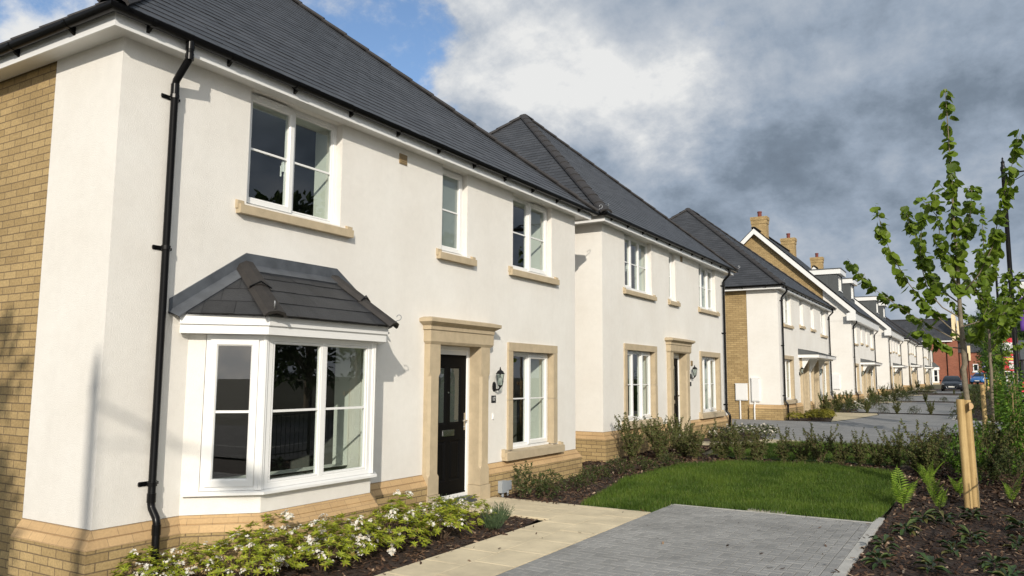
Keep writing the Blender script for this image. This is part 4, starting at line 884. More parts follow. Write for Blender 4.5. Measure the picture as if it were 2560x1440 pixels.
# ------------------------------------------------------------------ plants
def rv(r): 
    v=Vector((r.gauss(0,1),r.gauss(0,1),r.gauss(0,1))); return v.normalized()
class LF:
    """collects leaf-sized faces"""
    def __init__(s): s.V=[]; s.F=[]
    def leaf(s,p,d,n,L,W,fold=.25,droop=0):
        d=d.normalized(); t=d.cross(n)
        if t.length<1e-3: t=d.orthogonal()
        t.normalize(); n=t.cross(d); i=len(s.V); m=p+d*L*.45-n*0; tip=p+d*L-n*droop*L
        s.V+=[tuple(p),tuple(m+t*W*.5+n*W*fold*.5),tuple(tip),tuple(m-t*W*.5+n*W*fold*.5)]; s.F+=[(i,i+1,i+2),(i,i+2,i+3)]
    def round(s,p,d,n,L,cup=.15):
        d=d.normalized(); t=d.cross(n)
        if t.length<1e-3: t=d.orthogonal()
        t.normalize(); n=t.cross(d); i=len(s.V); c=p+d*L*.5-n*L*cup
        o=[(0,.06),(.33,.05),(.52,.38),(.40,.76),(0,1.06),(-.40,.76),(-.52,.38),(-.33,.05)]
        s.V+=[tuple(c)]+[tuple(p+t*a*L+d*b*L) for a,b in o]; s.F+=[(i,i+1+k,i+1+(k+1)%8) for k in range(8)]
    def build(s,name,mat,parent): return raw(name,s.V,s.F,mat,parent)
def mk(name,label,cat,group): 
    t=thing(name,label,cat,(0,0,0),0,group); return t
K['azleaf']=Misl('azalea_leaf',[(.16,.22,.018),(.29,.34,.028),(.42,.45,.045),(.20,.25,.022),(.26,.19,.05)],.5,.3)
K['petal']=Misl('white_petal',[(.72,.69,.60),(.78,.77,.72),(.62,.47,.30)],.6,.25,pos=[0,.75,1])
K['stem']=M('woody_stem',(.10,.065,.04),.9,.3,20)
K['darkleaf']=Misl('dark_leaf',[(.028,.044,.014),(.05,.075,.02),(.075,.10,.028),(.09,.075,.035)],.5,.15)
K['twigleaf']=Misl('olive_leaf',[(.060,.080,.022),(.095,.118,.032),(.135,.155,.045),(.125,.085,.045)],.55,.25)
K['fernleaf']=Misl('fern_leaf',[(.14,.24,.025),(.22,.35,.035),(.30,.42,.06)],.5,.4)
K['bergleaf']=Misl('leathery_leaf',[(.03,.055,.02),(.05,.085,.028),(.13,.17,.045),(.12,.075,.04)],.35,.1,pos=[0,.6,.88,1])
K['lavleaf']=Misl('grey_green_leaf',[(.05,.085,.04),(.085,.13,.06),(.12,.17,.08)],.6,.25)
K['limeleaf']=Misl('lime_leaf',[(.10,.165,.013),(.135,.21,.016),(.185,.265,.026),(.07,.12,.011)],.45,.42,spec=.4)
K['hedgeleaf']=Misl('bright_leaf',[(.05,.11,.012),(.09,.18,.02),(.14,.25,.03),(.035,.07,.012)],.45,.35)
K['yelleaf']=Misl('yellow_leaf',[(.22,.20,.025),(.34,.30,.04),(.15,.17,.03)],.5,.3)
K['woodleaf']=Misl('wood_leaf',[(.018,.038,.008),(.03,.06,.010),(.05,.09,.016),(.07,.12,.022)],.6,.2)
def azalea(seed,flowers=18,rad=.27,hgt=.34,leafm='azleaf',name='azalea_bush'):
    r=random.Random(seed); t=mk(name,'','shrub','azalea bushes in the front bed'); m=MB(); lf=LF(); fl=LF()
    for k in range(12):
        a=r.uniform(0,6.28); q=r.uniform(.3,1)*rad*.8; h=hgt*r.uniform(.6,1); m.tube([(0.02*math.cos(a),.02*math.sin(a),-.02),(q*.6*math.cos(a),q*.6*math.sin(a),h*.5),(q*math.cos(a),q*math.sin(a),h)],[.006,.004,.002],4)
    P=[]
    for k in range(135):
        a=r.uniform(0,6.28); e=math.acos(r.uniform(-.05,1)); s=r.uniform(.62,1.08)
        c=Vector((math.cos(a)*math.sin(e)*rad*s,math.sin(a)*math.sin(e)*rad*s,.10+math.cos(e)*hgt*s)); up=(c-Vector((0,0,.02))).normalized()*.55+Vector((0,0,.6)); up.normalize(); P.append((c,up))
        t1=up.orthogonal().normalized(); t2=up.cross(t1); n=r.randint(7,10); o=r.uniform(0,6)
        for j in range(n):
            b=o+6.28*j/n; d=(t1*math.cos(b)+t2*math.sin(b))+up*r.uniform(.05,.75); lf.leaf(c,d,up,r.uniform(.034,.058),r.uniform(.013,.020),.25,.15)
    for k in range(flowers):
        c,up=P[r.randrange(len(P))]; c=c+up*.02+Vector((0,0,-.05 if r.random()<.5 else 0))
        if c.x<-.05 and r.random()<.6: c.x=-c.x
        for f in range(r.randint(4,9)):
            d0=(up+rv(r)*.9).normalized(); q=c+d0*r.uniform(.015,.045); t1=d0.orthogonal().normalized(); t2=d0.cross(t1); o=r.uniform(0,6)
            for j in range(5):
                b=o+6.28*j/5; fl.leaf(q,t1*math.cos(b)+t2*math.sin(b)+d0*.6,d0,.5*(.034+.02*math.sin(k)),.015,.2)
    parts=[m.build('stems',K['stem'],t),lf.build('foliage',K[leafm],t)]
    if flowers: parts.append(fl.build('blossom',K['petal'],t))
    return t,parts
def spiky(seed,n=170,h=.30,leafm='lavleaf'):
    r=random.Random(seed); t=mk('lavender_plant','','plant','grey-green spiky plants beside the door path'); lf=LF()
    for k in range(n):
        a=r.uniform(0,6.28); o=r.uniform(0,.09); s=r.uniform(.08,.75); d=Vector((math.cos(a)*s,math.sin(a)*s,1)).normalized(); p=Vector((math.cos(a)*o,math.sin(a)*o,-.01)); L=h*r.uniform(.55,1.05)
        for j in range(4):
            q=p+d*L*(.25+.2*j); lf.leaf(q,d+rv(r)*.35,rv(r),L*.22,.007,.2)
        lf.leaf(p,d,rv(r),L,.005,.2)
    return t,[lf.build('foliage',K[leafm],t)]
def twiggy(seed,h=.75,n=11,spread=.3,leafm='twigleaf',name='twiggy_shrub',dens=1.0,ls=.036,group='loose twiggy shrubs behind the near lawn'):
    r=random.Random(seed); t=mk(name,'','shrub',group); m=MB(); lf=LF()
    for k in range(n):
        a=r.uniform(0,6.28); q=spread*r.uniform(.25,1); hh=h*r.uniform(.45,1.0); P=[Vector((.03*math.cos(a),.03*math.sin(a),-.03))]
        for j in range(1,7):
            f=j/6; P.append(Vector((q*f*math.cos(a)+r.uniform(-.03,.03),q*f*math.sin(a)+r.uniform(-.03,.03),hh*f)))
        m.tube(P,[.007*(1-.85*i/6) for i in range(7)],4)
        stems=[P]
        for b in range(4):
            i=r.randint(1,4); d=(rv(r)+Vector((0,0,.7))).normalized(); s=P[i]; Q=[s,s+d*.09+rv(r)*.01,s+d*.18*r.uniform(.6,1.3)]; m.tube(Q,[.004,.003,.0015],3); stems.append(Q)
        for S in stems:
            for i in range(len(S)-1):
                L=(S[i+1]-S[i]).length; c=int(L*165*dens*(0.45 if i==0 and S is P else 1))
                for j in range(c):
                    p=S[i].lerp(S[i+1],r.random()); d=(rv(r)+Vector((0,0,.3))).normalized(); lf.leaf(p,d,rv(r),r.uniform(.8,1.4)*ls,r.uniform(.45,.65)*ls,.2,.2)
    return t,[m.build('stems',K['stem'],t),lf.build('foliage',K[leafm],t)]
def mound(seed,rad=.27,hgt=.30,n=420,leafm='darkleaf',L=.055,name='low_shrub',group='low dark shrubs along the house walls'):
    r=random.Random(seed); t=mk(name,'','shrub',group); lf=LF(); m=MB()
    for k in range(7):
        a=r.uniform(0,6.28); m.tube([(0,0,-.02),(rad*.5*math.cos(a),rad*.5*math.sin(a),hgt*.5),(rad*.8*math.cos(a),rad*.8*math.sin(a),hgt*.85)],[.007,.005,.002],4)
    lump=[(rv(r)*rad*.5,r.uniform(.5,.8)) for _ in range(7)]
    for k in range(n):
        c,s=lump[r.randrange(7)]; d=rv(r); d.z=abs(d.z)*.9-.15; p=Vector((c.x,c.y,abs(c.z)*hgt/rad+.04))+Vector((d.x*rad*s*.75,d.y*rad*s*.75,d.z*hgt*s*.8)); 
        if p.z<.01: p.z=.01
        lf.leaf(p,d+rv(r)*.6,Vector((0,0,1))+rv(r)*.4,L*r.uniform(.6,1.2),L*r.uniform(.3,.42),.25,.25)
    return t,[m.build('stems',K['stem'],t),lf.build('foliage',K[leafm],t)]
def fern(seed,n=6,h=.56):
    r=random.Random(seed); t=mk('fern','','fern','ferns in the bark bed'); lf=LF()
    for k in range(n):
        a=6.28*k/n+r.uniform(-.3,.3); L=h*r.uniform(.65,1.1); lean=r.uniform(.25,.75); P=[]
        for j in range(18):
            f=j/17; P.append(Vector((math.cos(a)*lean*L*f**1.5*.8,math.sin(a)*lean*L*f**1.5*.8,L*(f-.28*lean*f*f))))
        sd=Vector((-math.sin(a),math.cos(a),0))
        for j in range(3,17):
            f=j/17; w=.36*L*math.sin(math.pi*min(1,(f*.92+.12)))**.8*(1-.25*f); d=(P[j]-P[j-1]).normalized()
            for s in (-1,1): lf.leaf(P[j],sd*s+d*.35+Vector((0,0,.1)),d.cross(sd*s)*s,w*.66,.0165*L/.45,.15,.12)
        for j in range(17):
            i=len(lf.V); lf.V+=[tuple(P[j]-sd*.003),tuple(P[j]+sd*.003),tuple(P[j+1]+sd*.002),tuple(P[j+1]-sd*.002)]; lf.F.append((i,i+1,i+2,i+3))
    return t,[lf.build('fronds',K['fernleaf'],t)]
def leathery(seed,n=13,L=.17):
    r=random.Random(seed); t=mk('evergreen_plant','','plant','broad-leaved plants in the bark bed'); V=[];F=[]
    for k in range(n):
        a=6.28*k/n*1.9+r.uniform(-.4,.4); l=L*r.uniform(.65,1.15); w=l*r.uniform(.30,.40); e=r.uniform(.15,1.1); d=Vector((math.cos(a),math.sin(a),0)); s=Vector((-d.y,d.x,0)); p=d*.015+Vector((0,0,r.uniform(.02,.10)))
        i=len(V); pts=[]
        for j,(f,ww) in enumerate(((0,.08),(.22,.62),(.5,1.0),(.78,.72),(1,.05))):
            c=p+d*l*f*math.cos(e*.6)+Vector((0,0,l*(math.sin(e)*f-.75*f*f*(.5+.4*r.random()))))
            pts+=[c+s*w*.5*ww+Vector((0,0,.012*ww)),c-Vector((0,0,.006*ww)),c-s*w*.5*ww+Vector((0,0,.012*ww))]
        V+=[tuple(q) for q in pts]
        for j in range(4):
            b=i+3*j; F+=[(b,b+1,b+4,b+3),(b+1,b+2,b+5,b+4)]
    o=raw('foliage',V,F,K['bergleaf'],t); o.data.polygons.foreach_set('use_smooth',[True]*len(F)); return t,[o]
def whip(seed,h=1.25):
    r=random.Random(seed); t=mk('hedge_whip','','shrub','bright green hedge plants on canes along the railing'); lf=LF(); m=MB()
    for k in range(4):
        a=r.uniform(0,6.28); P=[Vector((.05*math.cos(a),.05*math.sin(a),-.02))]
        hh=h*r.uniform(.6,1)
        for j in range(1,8): P.append(P[-1]+Vector((r.uniform(-.045,.045),r.uniform(-.045,.045),hh/7)))
        m.tube(P,[.007*(1-.1*j) for j in range(8)],4)
        for j in range(1,8):
            for q in range(20):
                p=P[j-1].lerp(P[j],r.random()); d=rv(r); d.z=d.z*.4+.15; b=p+d*r.uniform(.03,.17); lf.leaf(b,d+rv(r)*.4,Vector((0,0,1))+rv(r)*.6,r.uniform(.06,.11),r.uniform(.04,.065),.2,.25)
    m.tube([(.02,.0,-.02),(.02,0,h*.95)],.006,5)
    return t,[m.build('stems',M('cane',(.30,.22,.10),.7) if 'cane' not in K else K['cane'],t),lf.build('foliage',K['hedgeleaf'],t)]
def plant_all(protos,spots,z0=0.0,seed=1):
    """first spot of each prototype takes the prototype itself, the rest are copies"""
    r=random.Random(seed); used=set(); out=[]
    for i,(x,y,lab,*s) in enumerate(spots):
        k=i%len(protos); t,parts=protos[k]; s=s[0] if s else r.uniform(.9,1.12); loc=(x,y,g(y)+z0); rz=r.uniform(0,6.28)
        if k in used: o=copy_thing(t,parts,loc,rz,lab,s)
        else: used.add(k); o=t; t.location=loc; t.rotation_euler=(0,0,rz); t.scale=(s,s,s); t['label']=lab
        out.append(o)
    return out
ORD=['first','second','third','fourth','fifth','sixth','seventh','eighth','ninth','tenth','eleventh','twelfth','thirteenth','fourteenth','fifteenth','sixteenth']
K['cane']=M('cane',(.30,.22,.10),.7)
az=[azalea(1,18,.30,.28),azalea(2,40,.32,.26),azalea(3,24,.33,.29),azalea(4,12,.30,.31)]
sp=[(.30,.30),(.38,.72),(.78,.98),(.62,1.38),(1.05,1.62),(.92,2.12),(1.12,2.62),(.86,3.05),(1.16,3.36),(.80,3.86),(1.05,4.10)]
plant_all(az,[(x,y,'%s white flowering azalea from the near downpipe in the front bed'%ORD[i],(1.16 if i<9 else .92) if i>1 else .9) for i,(x,y) in enumerate(sp)],.0,2)
lv=[spiky(5),spiky(6,150,.24)]
plant_all(lv,[(.42,4.52,'dark spiky plant against the doorstep of number 17, behind the azaleas'),(1.12,4.66,'largest grey-green spiky plant, at the path end of the azalea bed'),(1.36,4.12,'small grassy spiky plant at the path edge, in front of the azaleas',.85)],0,4)
md=[mound(11),mound(12,.3,.34,480),mound(13,.25,.24,360)]
lt,lp=twiggy(14,.62,6,.2,'darkleaf','leggy_shrub',.8,.035,'low dark shrubs along the house walls'); lt.location=(.42,6.42,g(6.4)); lt['label']='leggy twiggy shrub in front of the grey utility box by the door of number 17'
plant_all(md,[(.72,6.62,'small round dark shrub nearest the path, under the ground floor window of number 17'),(.45,7.15,'dark shrub against the plinth, under the middle of the window of number 17'),(.80,7.72,'dark shrub at the bend of the lawn edge, left of a second one',1.05),(.62,8.6,'dark shrub near the end wall corner of number 17'),(.78,9.3,'low dark shrub in the gap between the first two houses',.95),(1.0,9.9,'low dark shrub at the lawn edge, before the second house',1.0),(1.25,10.5,'spreading dark shrub at the lawn edge under the twiggy bushes',1.05)],0,6)
tw=[twiggy(21,.95,15,.38,dens=.9),twiggy(22,.86,15,.44,dens=.9),twiggy(23,.8,15,.42,dens=.85),twiggy(24,.72,14,.44,dens=.9)]
front=[(.35,10.95,1.08),(.75,11.5,1.1),(.45,12.2,1.05),(.95,12.4,1.05),(.6,13.1,.95),(1.3,12.0,.9)]
plant_all(tw,[(x,y,'%s olive twiggy bush from the left in front of the second house'%ORD[i],s) for i,(x,y,s) in enumerate(front)],0,7)
row=[(1.75,12.35,1.05),(2.1,12.25,.95),(2.5,12.45,1.0),(2.95,12.5,.95),(3.3,12.6,.8),(3.62,12.5,.95),(4.0,12.65,.85),(4.35,12.55,.95),(4.65,12.7,.85),(5.0,12.7,.95),(5.35,12.3,.95)]
t2=[twiggy(31,.82,13,.38,dens=.95),twiggy(32,.92,12,.44,dens=.85),twiggy(33,.72,14,.42,dens=1.0),twiggy(34,.80,11,.36,dens=.95)]
plant_all(t2,[(x,y,'%s sparse twiggy shrub from the left in the row dividing the two lawns'%ORD[i],s) for i,(x,y,s) in enumerate(row)],0,8)
mm=[mound(41,.3,.42,420,'darkleaf',.05,'bushy_shrub','bushy shrubs by the second house path')]
plant_all(mm,[(.35,14.3,'dark green bushy shrub beside the doorstep of the second house',1.0)],0,3)
wf=[azalea(42,40,.3,.2,'darkleaf','white_flowering_shrub')]
for w in wf: w[0]['group']='white flowering shrubs by the second house'
plant_all(wf,[(x,y,'%s white flowering shrub from the wall beside the far downpipe, second house'%ORD[i],1.0) for i,(x,y) in enumerate(((.2,17.5),(.35,18.3),(.6,18.9),(1.05,19.2),(1.25,18.5)))],0,5)
fe=[fern(51),fern(52,5,.50)]
plant_all(fe,[(5.42,8.25,'bright fern at the right edge of the near lawn, leftmost of the ferns',1.15),(5.86,8.35,'tall fern in the bark just left of the tree stakes',1.1),(5.62,10.2,'fern standing behind the first two, near the lawn corner',1.0),(6.72,9.4,'fern right of the tree stakes',.95),(6.08,9.6,'small fern half hidden behind the tree stakes',.8),(5.75,9.35,'upright fern behind the tall one, in shade',.9)],0,9)
be=[leathery(61,17,.14),leathery(62,14,.13),leathery(63,19,.155)]
bp=[(5.50,4.55),(5.47,5.30),(5.60,6.30),(5.95,4.55),(5.95,7.3),(6.25,6.2),(6.45,4.95),(6.68,6.1),(5.72,7.25),(6.25,7.9),(6.1,5.4),(6.75,7.3),(6.55,4.35)]
bl=['first broad-leaved plant from the bottom edge, beside the drive kerb','second broad-leaved plant along the drive kerb','third broad-leaved plant along the drive kerb, near its corner','broad-leaved plant at the front of the bark bed, right of the kerb plants','yellow-tipped leafy plant below the tall fern','dark glossy plant in the middle of the bark bed','dark spreading plant low in the bark bed toward its right side','dark leafy plant at the right border of the bark bed','leafy plant at the foot of the leftmost fern','leafy plant at the foot of the tree stakes','small leafy plant between the kerb plants and the dark glossy one','dark leafy plant right of the stakes, before the fern','lowest dark plant at the front right of the bark bed']
plant_all(be,[(x,y,l,1.25) for (x,y),l in zip(bp,bl)],.0,10)
rb=[twiggy(71,.95,16,.42,'twigleaf','bed_shrub',1.0,.042,'mixed shrubs behind the tree stakes'),mound(72,.42,.7,900,'darkleaf',.06,'bed_shrub','mixed shrubs behind the tree stakes'),twiggy(73,.8,14,.38,'hedgeleaf','bed_shrub',.9,.045,'mixed shrubs behind the tree stakes')]
q=[(5.55,11.3),(5.9,11.9),(6.2,11.0),(6.55,11.7),(6.75,10.8),(6.2,12.9),(6.7,13.2),(5.6,13.6),(6.3,14.6),(6.9,14.9),(5.7,15.6),(6.5,16.4)]
plant_all(rb,[(x,y,'%s shrub counting back from the tree stakes in the mixed bed, %s'%(ORD[i],('olive and twiggy','dark and dense','bright green and loose')[i%3]),1.05) for i,(x,y) in enumerate(q)],0,11)
wh=[whip(81,1.5),whip(82,1.75)]
q=[(6.92,12.6,1.0),(6.98,13.5,1.05),(6.95,14.5,1.1),(7.0,15.6,1.1),(6.95,16.8,1.15),(7.0,18.0,1.1),(6.9,30.4,1.2),(6.95,31.4,1.15),(7.0,32.6,1.2),(6.95,34.0,1.2),(7.0,35.5,1.2)]
plant_all(wh,[(x,y,'%s bright green hedge plant on a cane from the front, along the railing'%ORD[i],s) for i,(x,y,s) in enumerate(q)],0,12)
ye=[azalea(91,0,.25,.18,'yelleaf','golden_shrub'),azalea(92,0,.22,.2,'yelleaf','golden_shrub')]
for w in ye: w[0]['group']='golden shrubs in front of the third house'
q=[(.55,26.0),(.95,26.4),(1.3,26.9),(.9,27.4),(1.35,27.9),(.9,28.5),(1.15,29.2)]
plant_all(ye,[(x,y,'%s golden low shrub from the near downpipe of the third house'%ORD[i],1.2) for i,(x,y) in enumerate(q)],0,13)
fb=[twiggy(95,1.0,12,.4,'twigleaf','far_shrub',1.1,.05,'dark shrubs along the further house fronts'),mound(96,.5,.6,420,'darkleaf',.09,'far_shrub','dark shrubs along the further house fronts')]
q=[(.7,31.2),(.6,32.6),(.8,34.2),(1.2,34.2),(2.0,34.2),(2.6,34.2),(3.2,34.2),(3.9,34.2),(4.5,34.2),(.6,36.2),(.7,38.3),(5.75,30.6),(5.9,32.2),(6.2,34.0),(5.8,36.5),(6.2,40)]
plant_all(fb,[(x,y,'%s dark shrub beyond the grey paved drive, %s'%(ORD[i],'by the house fronts' if x<1.5 else ('in the strip across the drives' if x<5 else 'in the street tree bed')),.62 if 1.5<x<5 else .95) for i,(x,y) in enumerate(q)],0,14)
q=[(.8,46.5),(.7,49),(1.5,52.8),(2.4,52.8),(3.3,52.6),(4.3,52.9),(.7,55),(.8,59),(.9,63),(.8,67.5),(1.6,71.5),(3.0,71.5),(4.4,72),(.9,76),(1.1,81)]
plant_all(fb,[(x,y,'%s small dark shrub of the distant beds, in front of the fourth and fifth houses'%ORD[i],1.15) for i,(x,y) in enumerate(q)] ,0,15) if False else [copy_thing(fb[i%2][0],fb[i%2][1],(x,y,g(y)),i*1.3,'%s distant dark shrub past the second row of drives, %s'%(ORD[i],'close to the white house fronts' if x<1.4 else 'in a strip between the drives'),1.05 if x<1.4 else (.6 if y<60 else .42)) for i,(x,y) in enumerate(q)]
q=[(5.9,44),(6.3,48),(5.9,52),(6.3,57),(6,63),(6.3,70),(6.2,78),(2,87),(3.6,87.5),(1.5,89.5)]
for i,(x,y) in enumerate(q): copy_thing(fb[1][0],fb[1][1],(x,y,g(y)),i*1.7,'%s far dense shrub in the street tree bed beside the drives'%ORD[i] if x>5 else '%s low far shrub in front of the parked dark car row'%ORD[i],1.5 if x>5 else .8)
q=[(1.3,35.6),(1.1,37.0),(1.6,39.6),(1.0,41.5),(1.5,43.6),(1.1,45.2),(1.5,47.4),(1.2,54.5),(1.7,56.2),(1.2,57.8),(1.6,60.5),(1.2,62.5),(1.7,65),(1.3,70.5),(2.2,72.5),(1.5,78),(2.0,83)]
NTH=ORD+['seventeenth']
for i,(x,y) in enumerate(q): copy_thing(fb[1][0] if i%3 else wf[0][0],fb[1][1] if i%3 else wf[0][1],(x,y,g(y)),i*2.3,'%s rounded shrub of the continuous planting along the fourth to sixth house fronts'%NTH[i],.95 if i%3 else 1.5)
# ------------------------------------------------------------------ trees and stakes
BR={'a':[(-.08,0,2.36),(-.3,-.08,2.6),(-.47,-.17,2.79),(-.69,-.25,3.14),(-.86,-.33,3.5),(-.98,-.42,3.85),(-1.06,-.5,4.31)],
'b':[(-.08,0,2.28),(-.4,.1,2.5),(-.74,.2,2.74),(-.96,.3,2.93),(-1.32,.4,3.24),(-1.61,.5,3.69)],
'c':[(-.09,0,2.87),(-.28,.14,3.05),(-.42,.28,3.35),(-.53,.42,3.71),(-.65,.56,4.06),(-.77,.7,4.51)],
'd':[(-.07,.0,2.64),(-.29,-.02,2.8),(-.46,-.04,3.04),(-.52,-.08,3.37),(-.53,-.12,3.66),(-.49,-.16,4.04),(-.49,-.2,4.26)],
'e':[(-.04,0,2.98),(.19,-.12,3.24),(.37,-.24,3.6),(.51,-.36,4.16),(.68,-.48,4.76),(.78,-.6,5.13)],
'f':[(-.04,0,2.52),(.16,.13,2.59),(.39,.27,2.66),(.62,.4,2.82)],
'g':[(-.06,0,2.31),(.13,-.23,2.42),(.31,-.47,2.61),(.46,-.7,2.64)],
'h':[(-.07,0,3.08),(-.16,-.22,3.3),(-.23,-.45,3.54),(-.27,-.68,4.03),(-.27,-.9,4.35)],
'i':[(-.07,0,3.48),(.06,.2,3.83),(.13,.4,4.19),(.17,.6,4.61),(.22,.8,4.71)],
'j':[(-.07,0,2.2),(-.31,-.13,2.23),(-.51,-.27,2.36),(-.66,-.4,2.46)],
'k':[(-.06,0,3.0),(.09,.22,3.12),(.29,.45,3.3),(.43,.68,3.64),(.47,.9,3.93)]}
TR=[(0,0,-.05),(-.02,0,.6),(-.04,0,1.3),(-.075,.01,1.9),(-.05,0,1.98),(-.06,0,2.34),(-.07,0,2.6),(-.07,0,3.08),(-.07,0,3.48),(-.08,0,3.89),(-.08,0,4.44),(-.08,0,5.13),(-.085,0,5.69),(-.09,0,6.09)]
def young_tree(seed,label):
    r=random.Random(seed); t=thing('young_tree',label,'tree',(0,0,0),0,'staked young street trees'); m=MB(); lf=LF()
    rad=[.042,.038,.036,.037,.036,.033,.03,.026,.022,.018,.013,.009,.006,.003]; m.tube(TR,rad,10)
    allb=[([Vector(p) for p in TR[7:]],.0,34,1.0)]
    for k,b in BR.items():
        P=[Vector(p) for p in b]; m.tube(P,[.011*(1-.82*i/(len(P)-1)) for i in range(len(P))],6); allb.append((P,.22,30,1.0))
        for s in range(3):
            i=r.randint(1,len(P)-2); d=(rv(r)*.8+(P[i+1]-P[i]).normalized()+Vector((0,0,.4))).normalized(); L=r.uniform(.15,.38); Q=[P[i],P[i]+d*L*.5+rv(r)*.02,P[i]+d*L]; m.tube(Q,[.006,.004,.002],4); allb.append((Q,.2,26,.9))
    for i in (7,8,9,10):
        for s in range(3):
            d=(rv(r)*.9+Vector((0,0,.8))).normalized(); L=r.uniform(.15,.4); Q=[Vector(TR[i]),Vector(TR[i])+d*L*.5,Vector(TR[i])+d*L+Vector((0,0,.05))]; m.tube(Q,[.006,.004,.002],4); allb.append((Q,.15,28,.9))
    for P,st,den,sz in allb:
        Ls=[(P[i+1]-P[i]).length for i in range(len(P)-1)]; T=sum(Ls); n=int(T*den*1.55)
        for k in range(n):
            f=st+(1-st)*((k+r.random())/n); s=f*T; i=0
            while i<len(Ls)-1 and s>Ls[i]: s-=Ls[i]; i+=1
            if math.sin(s*23+i*7+seed)>.68: continue
            p=P[i].lerp(P[i+1],min(1,s/Ls[i])); out=rv(r); out.z*=.5; out.normalize(); p2=p+out*r.uniform(.015,.05)
            L=r.uniform(.065,.165)*sz*(1.1-.25*f); d=(out*.55+Vector((0,0,-.75))+rv(r)*.35); lf.round(p2,d,Vector((0,0,.45))+out+rv(r)*.45,L,r.uniform(.05,.2))
    return t,[m.build('trunk',K['bark'],t,smooth='all'),lf.build('crown',K['limeleaf'],t)]
yt,yp=young_tree(5,'nearest young staked tree with bright lime green leaves, taller than the house eaves')
yt.location=(6.30,9.0,g(9)); yt.rotation_euler=(0,0,0)
yt2,yp2=young_tree(9,'second young staked tree, behind the nearest one and left of the lamp post')
yt2.location=(6.62,18.95,g(19)); yt2.rotation_euler=(0,0,2.3); yt2.scale=(.98,.98,1.0)
def stake(label,loc,two=True):
    t=thing('tree_stake',label,'tree stake',loc,0,'timber tree stakes'); r=.052
    def post(x,y,zt,tilt,nm):
        m=MB(); n=12; R0=[(x+r*math.cos(math.pi*j/n+math.pi)*1.0,y+r*.95*math.sin(math.pi*j/n+math.pi)) for j in range(n+1)]
        m.ring([[(a,b,-.2) for a,b in R0],[(a+tilt,b,zt) for a,b in R0]]); return m.build('post',K['wood'],t)
    post(-.02,.0,1.49,-.03,'a')
    if two: post(.056,.10,1.48,-.03,'b')
    m=MB(); n=10; z=1.40; C=[(.040*math.cos(math.pi*j/n-math.pi/2)*1.35,.052*math.sin(math.pi*j/n-math.pi/2)) for j in range(n+1)]
    m.ring([[(.055+a,y,z+b) for a,b in C] for y in (-.085,.22)]); m.build('cross_rail',K['woodend'],t)
    m=MB()
    C2=[(.045*math.cos(math.pi*j/n-math.pi/2)*1.35,.058*math.sin(math.pi*j/n-math.pi/2)) for j in range(n+1)]
    m.ring([[(.053+a,y,z+b) for a,b in C2] for y in (-.07,-.045)]); m.build('strap',K['black'],t); return t
stake('pair of round timber stakes beside the nearest young tree',(6.22,8.77,g(8.8)))
stake('single timber stake of the second young tree, beyond the shrubs',(6.50,18.6,g(18.6)),False)
stake('small far timber stake in front of the third street tree',(7.02,43.8,g(44)),False)
def leafy_tree(name,label,loc,h,rad,n,leafm,group,trunk=.12,seed=1,ls=.3,z0=.28,shape=1.0):
    r=random.Random(seed); t=thing(name,label,'tree',loc,0,group); m=MB(); lf=LF(); m.tube([(0,0,-.2),(.02,0,h*.3),(-.02,.02,h*.6),(0,0,h*.85)],[trunk,trunk*.8,trunk*.5,trunk*.15],8)
    cl=[]
    for k in range(26):
        f=r.random(); z=h*(z0+(1-z0)*f); w=rad*(math.sin(math.pi*(.12+.83*f))**.7)*shape; a=r.uniform(0,6.28); q=w*math.sqrt(r.random())*.8; c=Vector((q*math.cos(a),q*math.sin(a),z)); cl.append((c,rad*r.uniform(.28,.5)))
        m.tube([(0,0,max(h*.2,z-q*1.1)),(c.x*.5,c.y*.5,z-q*.3),tuple(c)],[trunk*.35,trunk*.2,trunk*.05],5)
    for k in range(n):
        c,q=cl[r.randrange(26)]; d=rv(r); p=c+d*q*r.uniform(.55,1.1); p.z=c.z+(p.z-c.z)*.9
        if p.z<h*z0*.7: continue
        lf.leaf(p,d+rv(r)*.7,Vector((0,0,1))+rv(r)*.8,ls*r.uniform(.6,1.2),ls*r.uniform(.4,.7),.2,.2)
    return t,[m.build('trunk',K['bark'],t),lf.build('crown',K[leafm],t)]
leafy_tree('street_tree','third street tree, narrow and dense, behind the small far stake',(6.98,44.4,g(44)),5.6,.95,2600,'hedgeleaf','dense street trees further along',.05,31,.14,.34)
st,sps=leafy_tree('street_tree','fourth street tree, dense crown just behind the third',(6.9,58,g(58)),6,1.2,2200,'woodleaf','dense street trees further along',.06,32,.18,.3)
copy_thing(st,sps,(7.1,72,g(72)),1.2,'fifth street tree, farthest of the dense ones along the bed',1.05)
wt,wp=leafy_tree('woodland_tree','big dark tree rising behind the right end of the red brick house',(9.5,150,.9),12.5,5.5,3000,'woodleaf','dark trees behind the red brick house',.3,41,.8,.1)
for i,(x,y,s) in enumerate(((13.5,168,1.0),(5.5,165,.85),(18,185,1.15))): copy_thing(wt,wp,(x,y,.9),i*2.1+1,['dark tree right of the big one, above the parked cars','dark tree showing just over the red brick house','broad dark tree farthest right behind the lamp posts'][i],s)
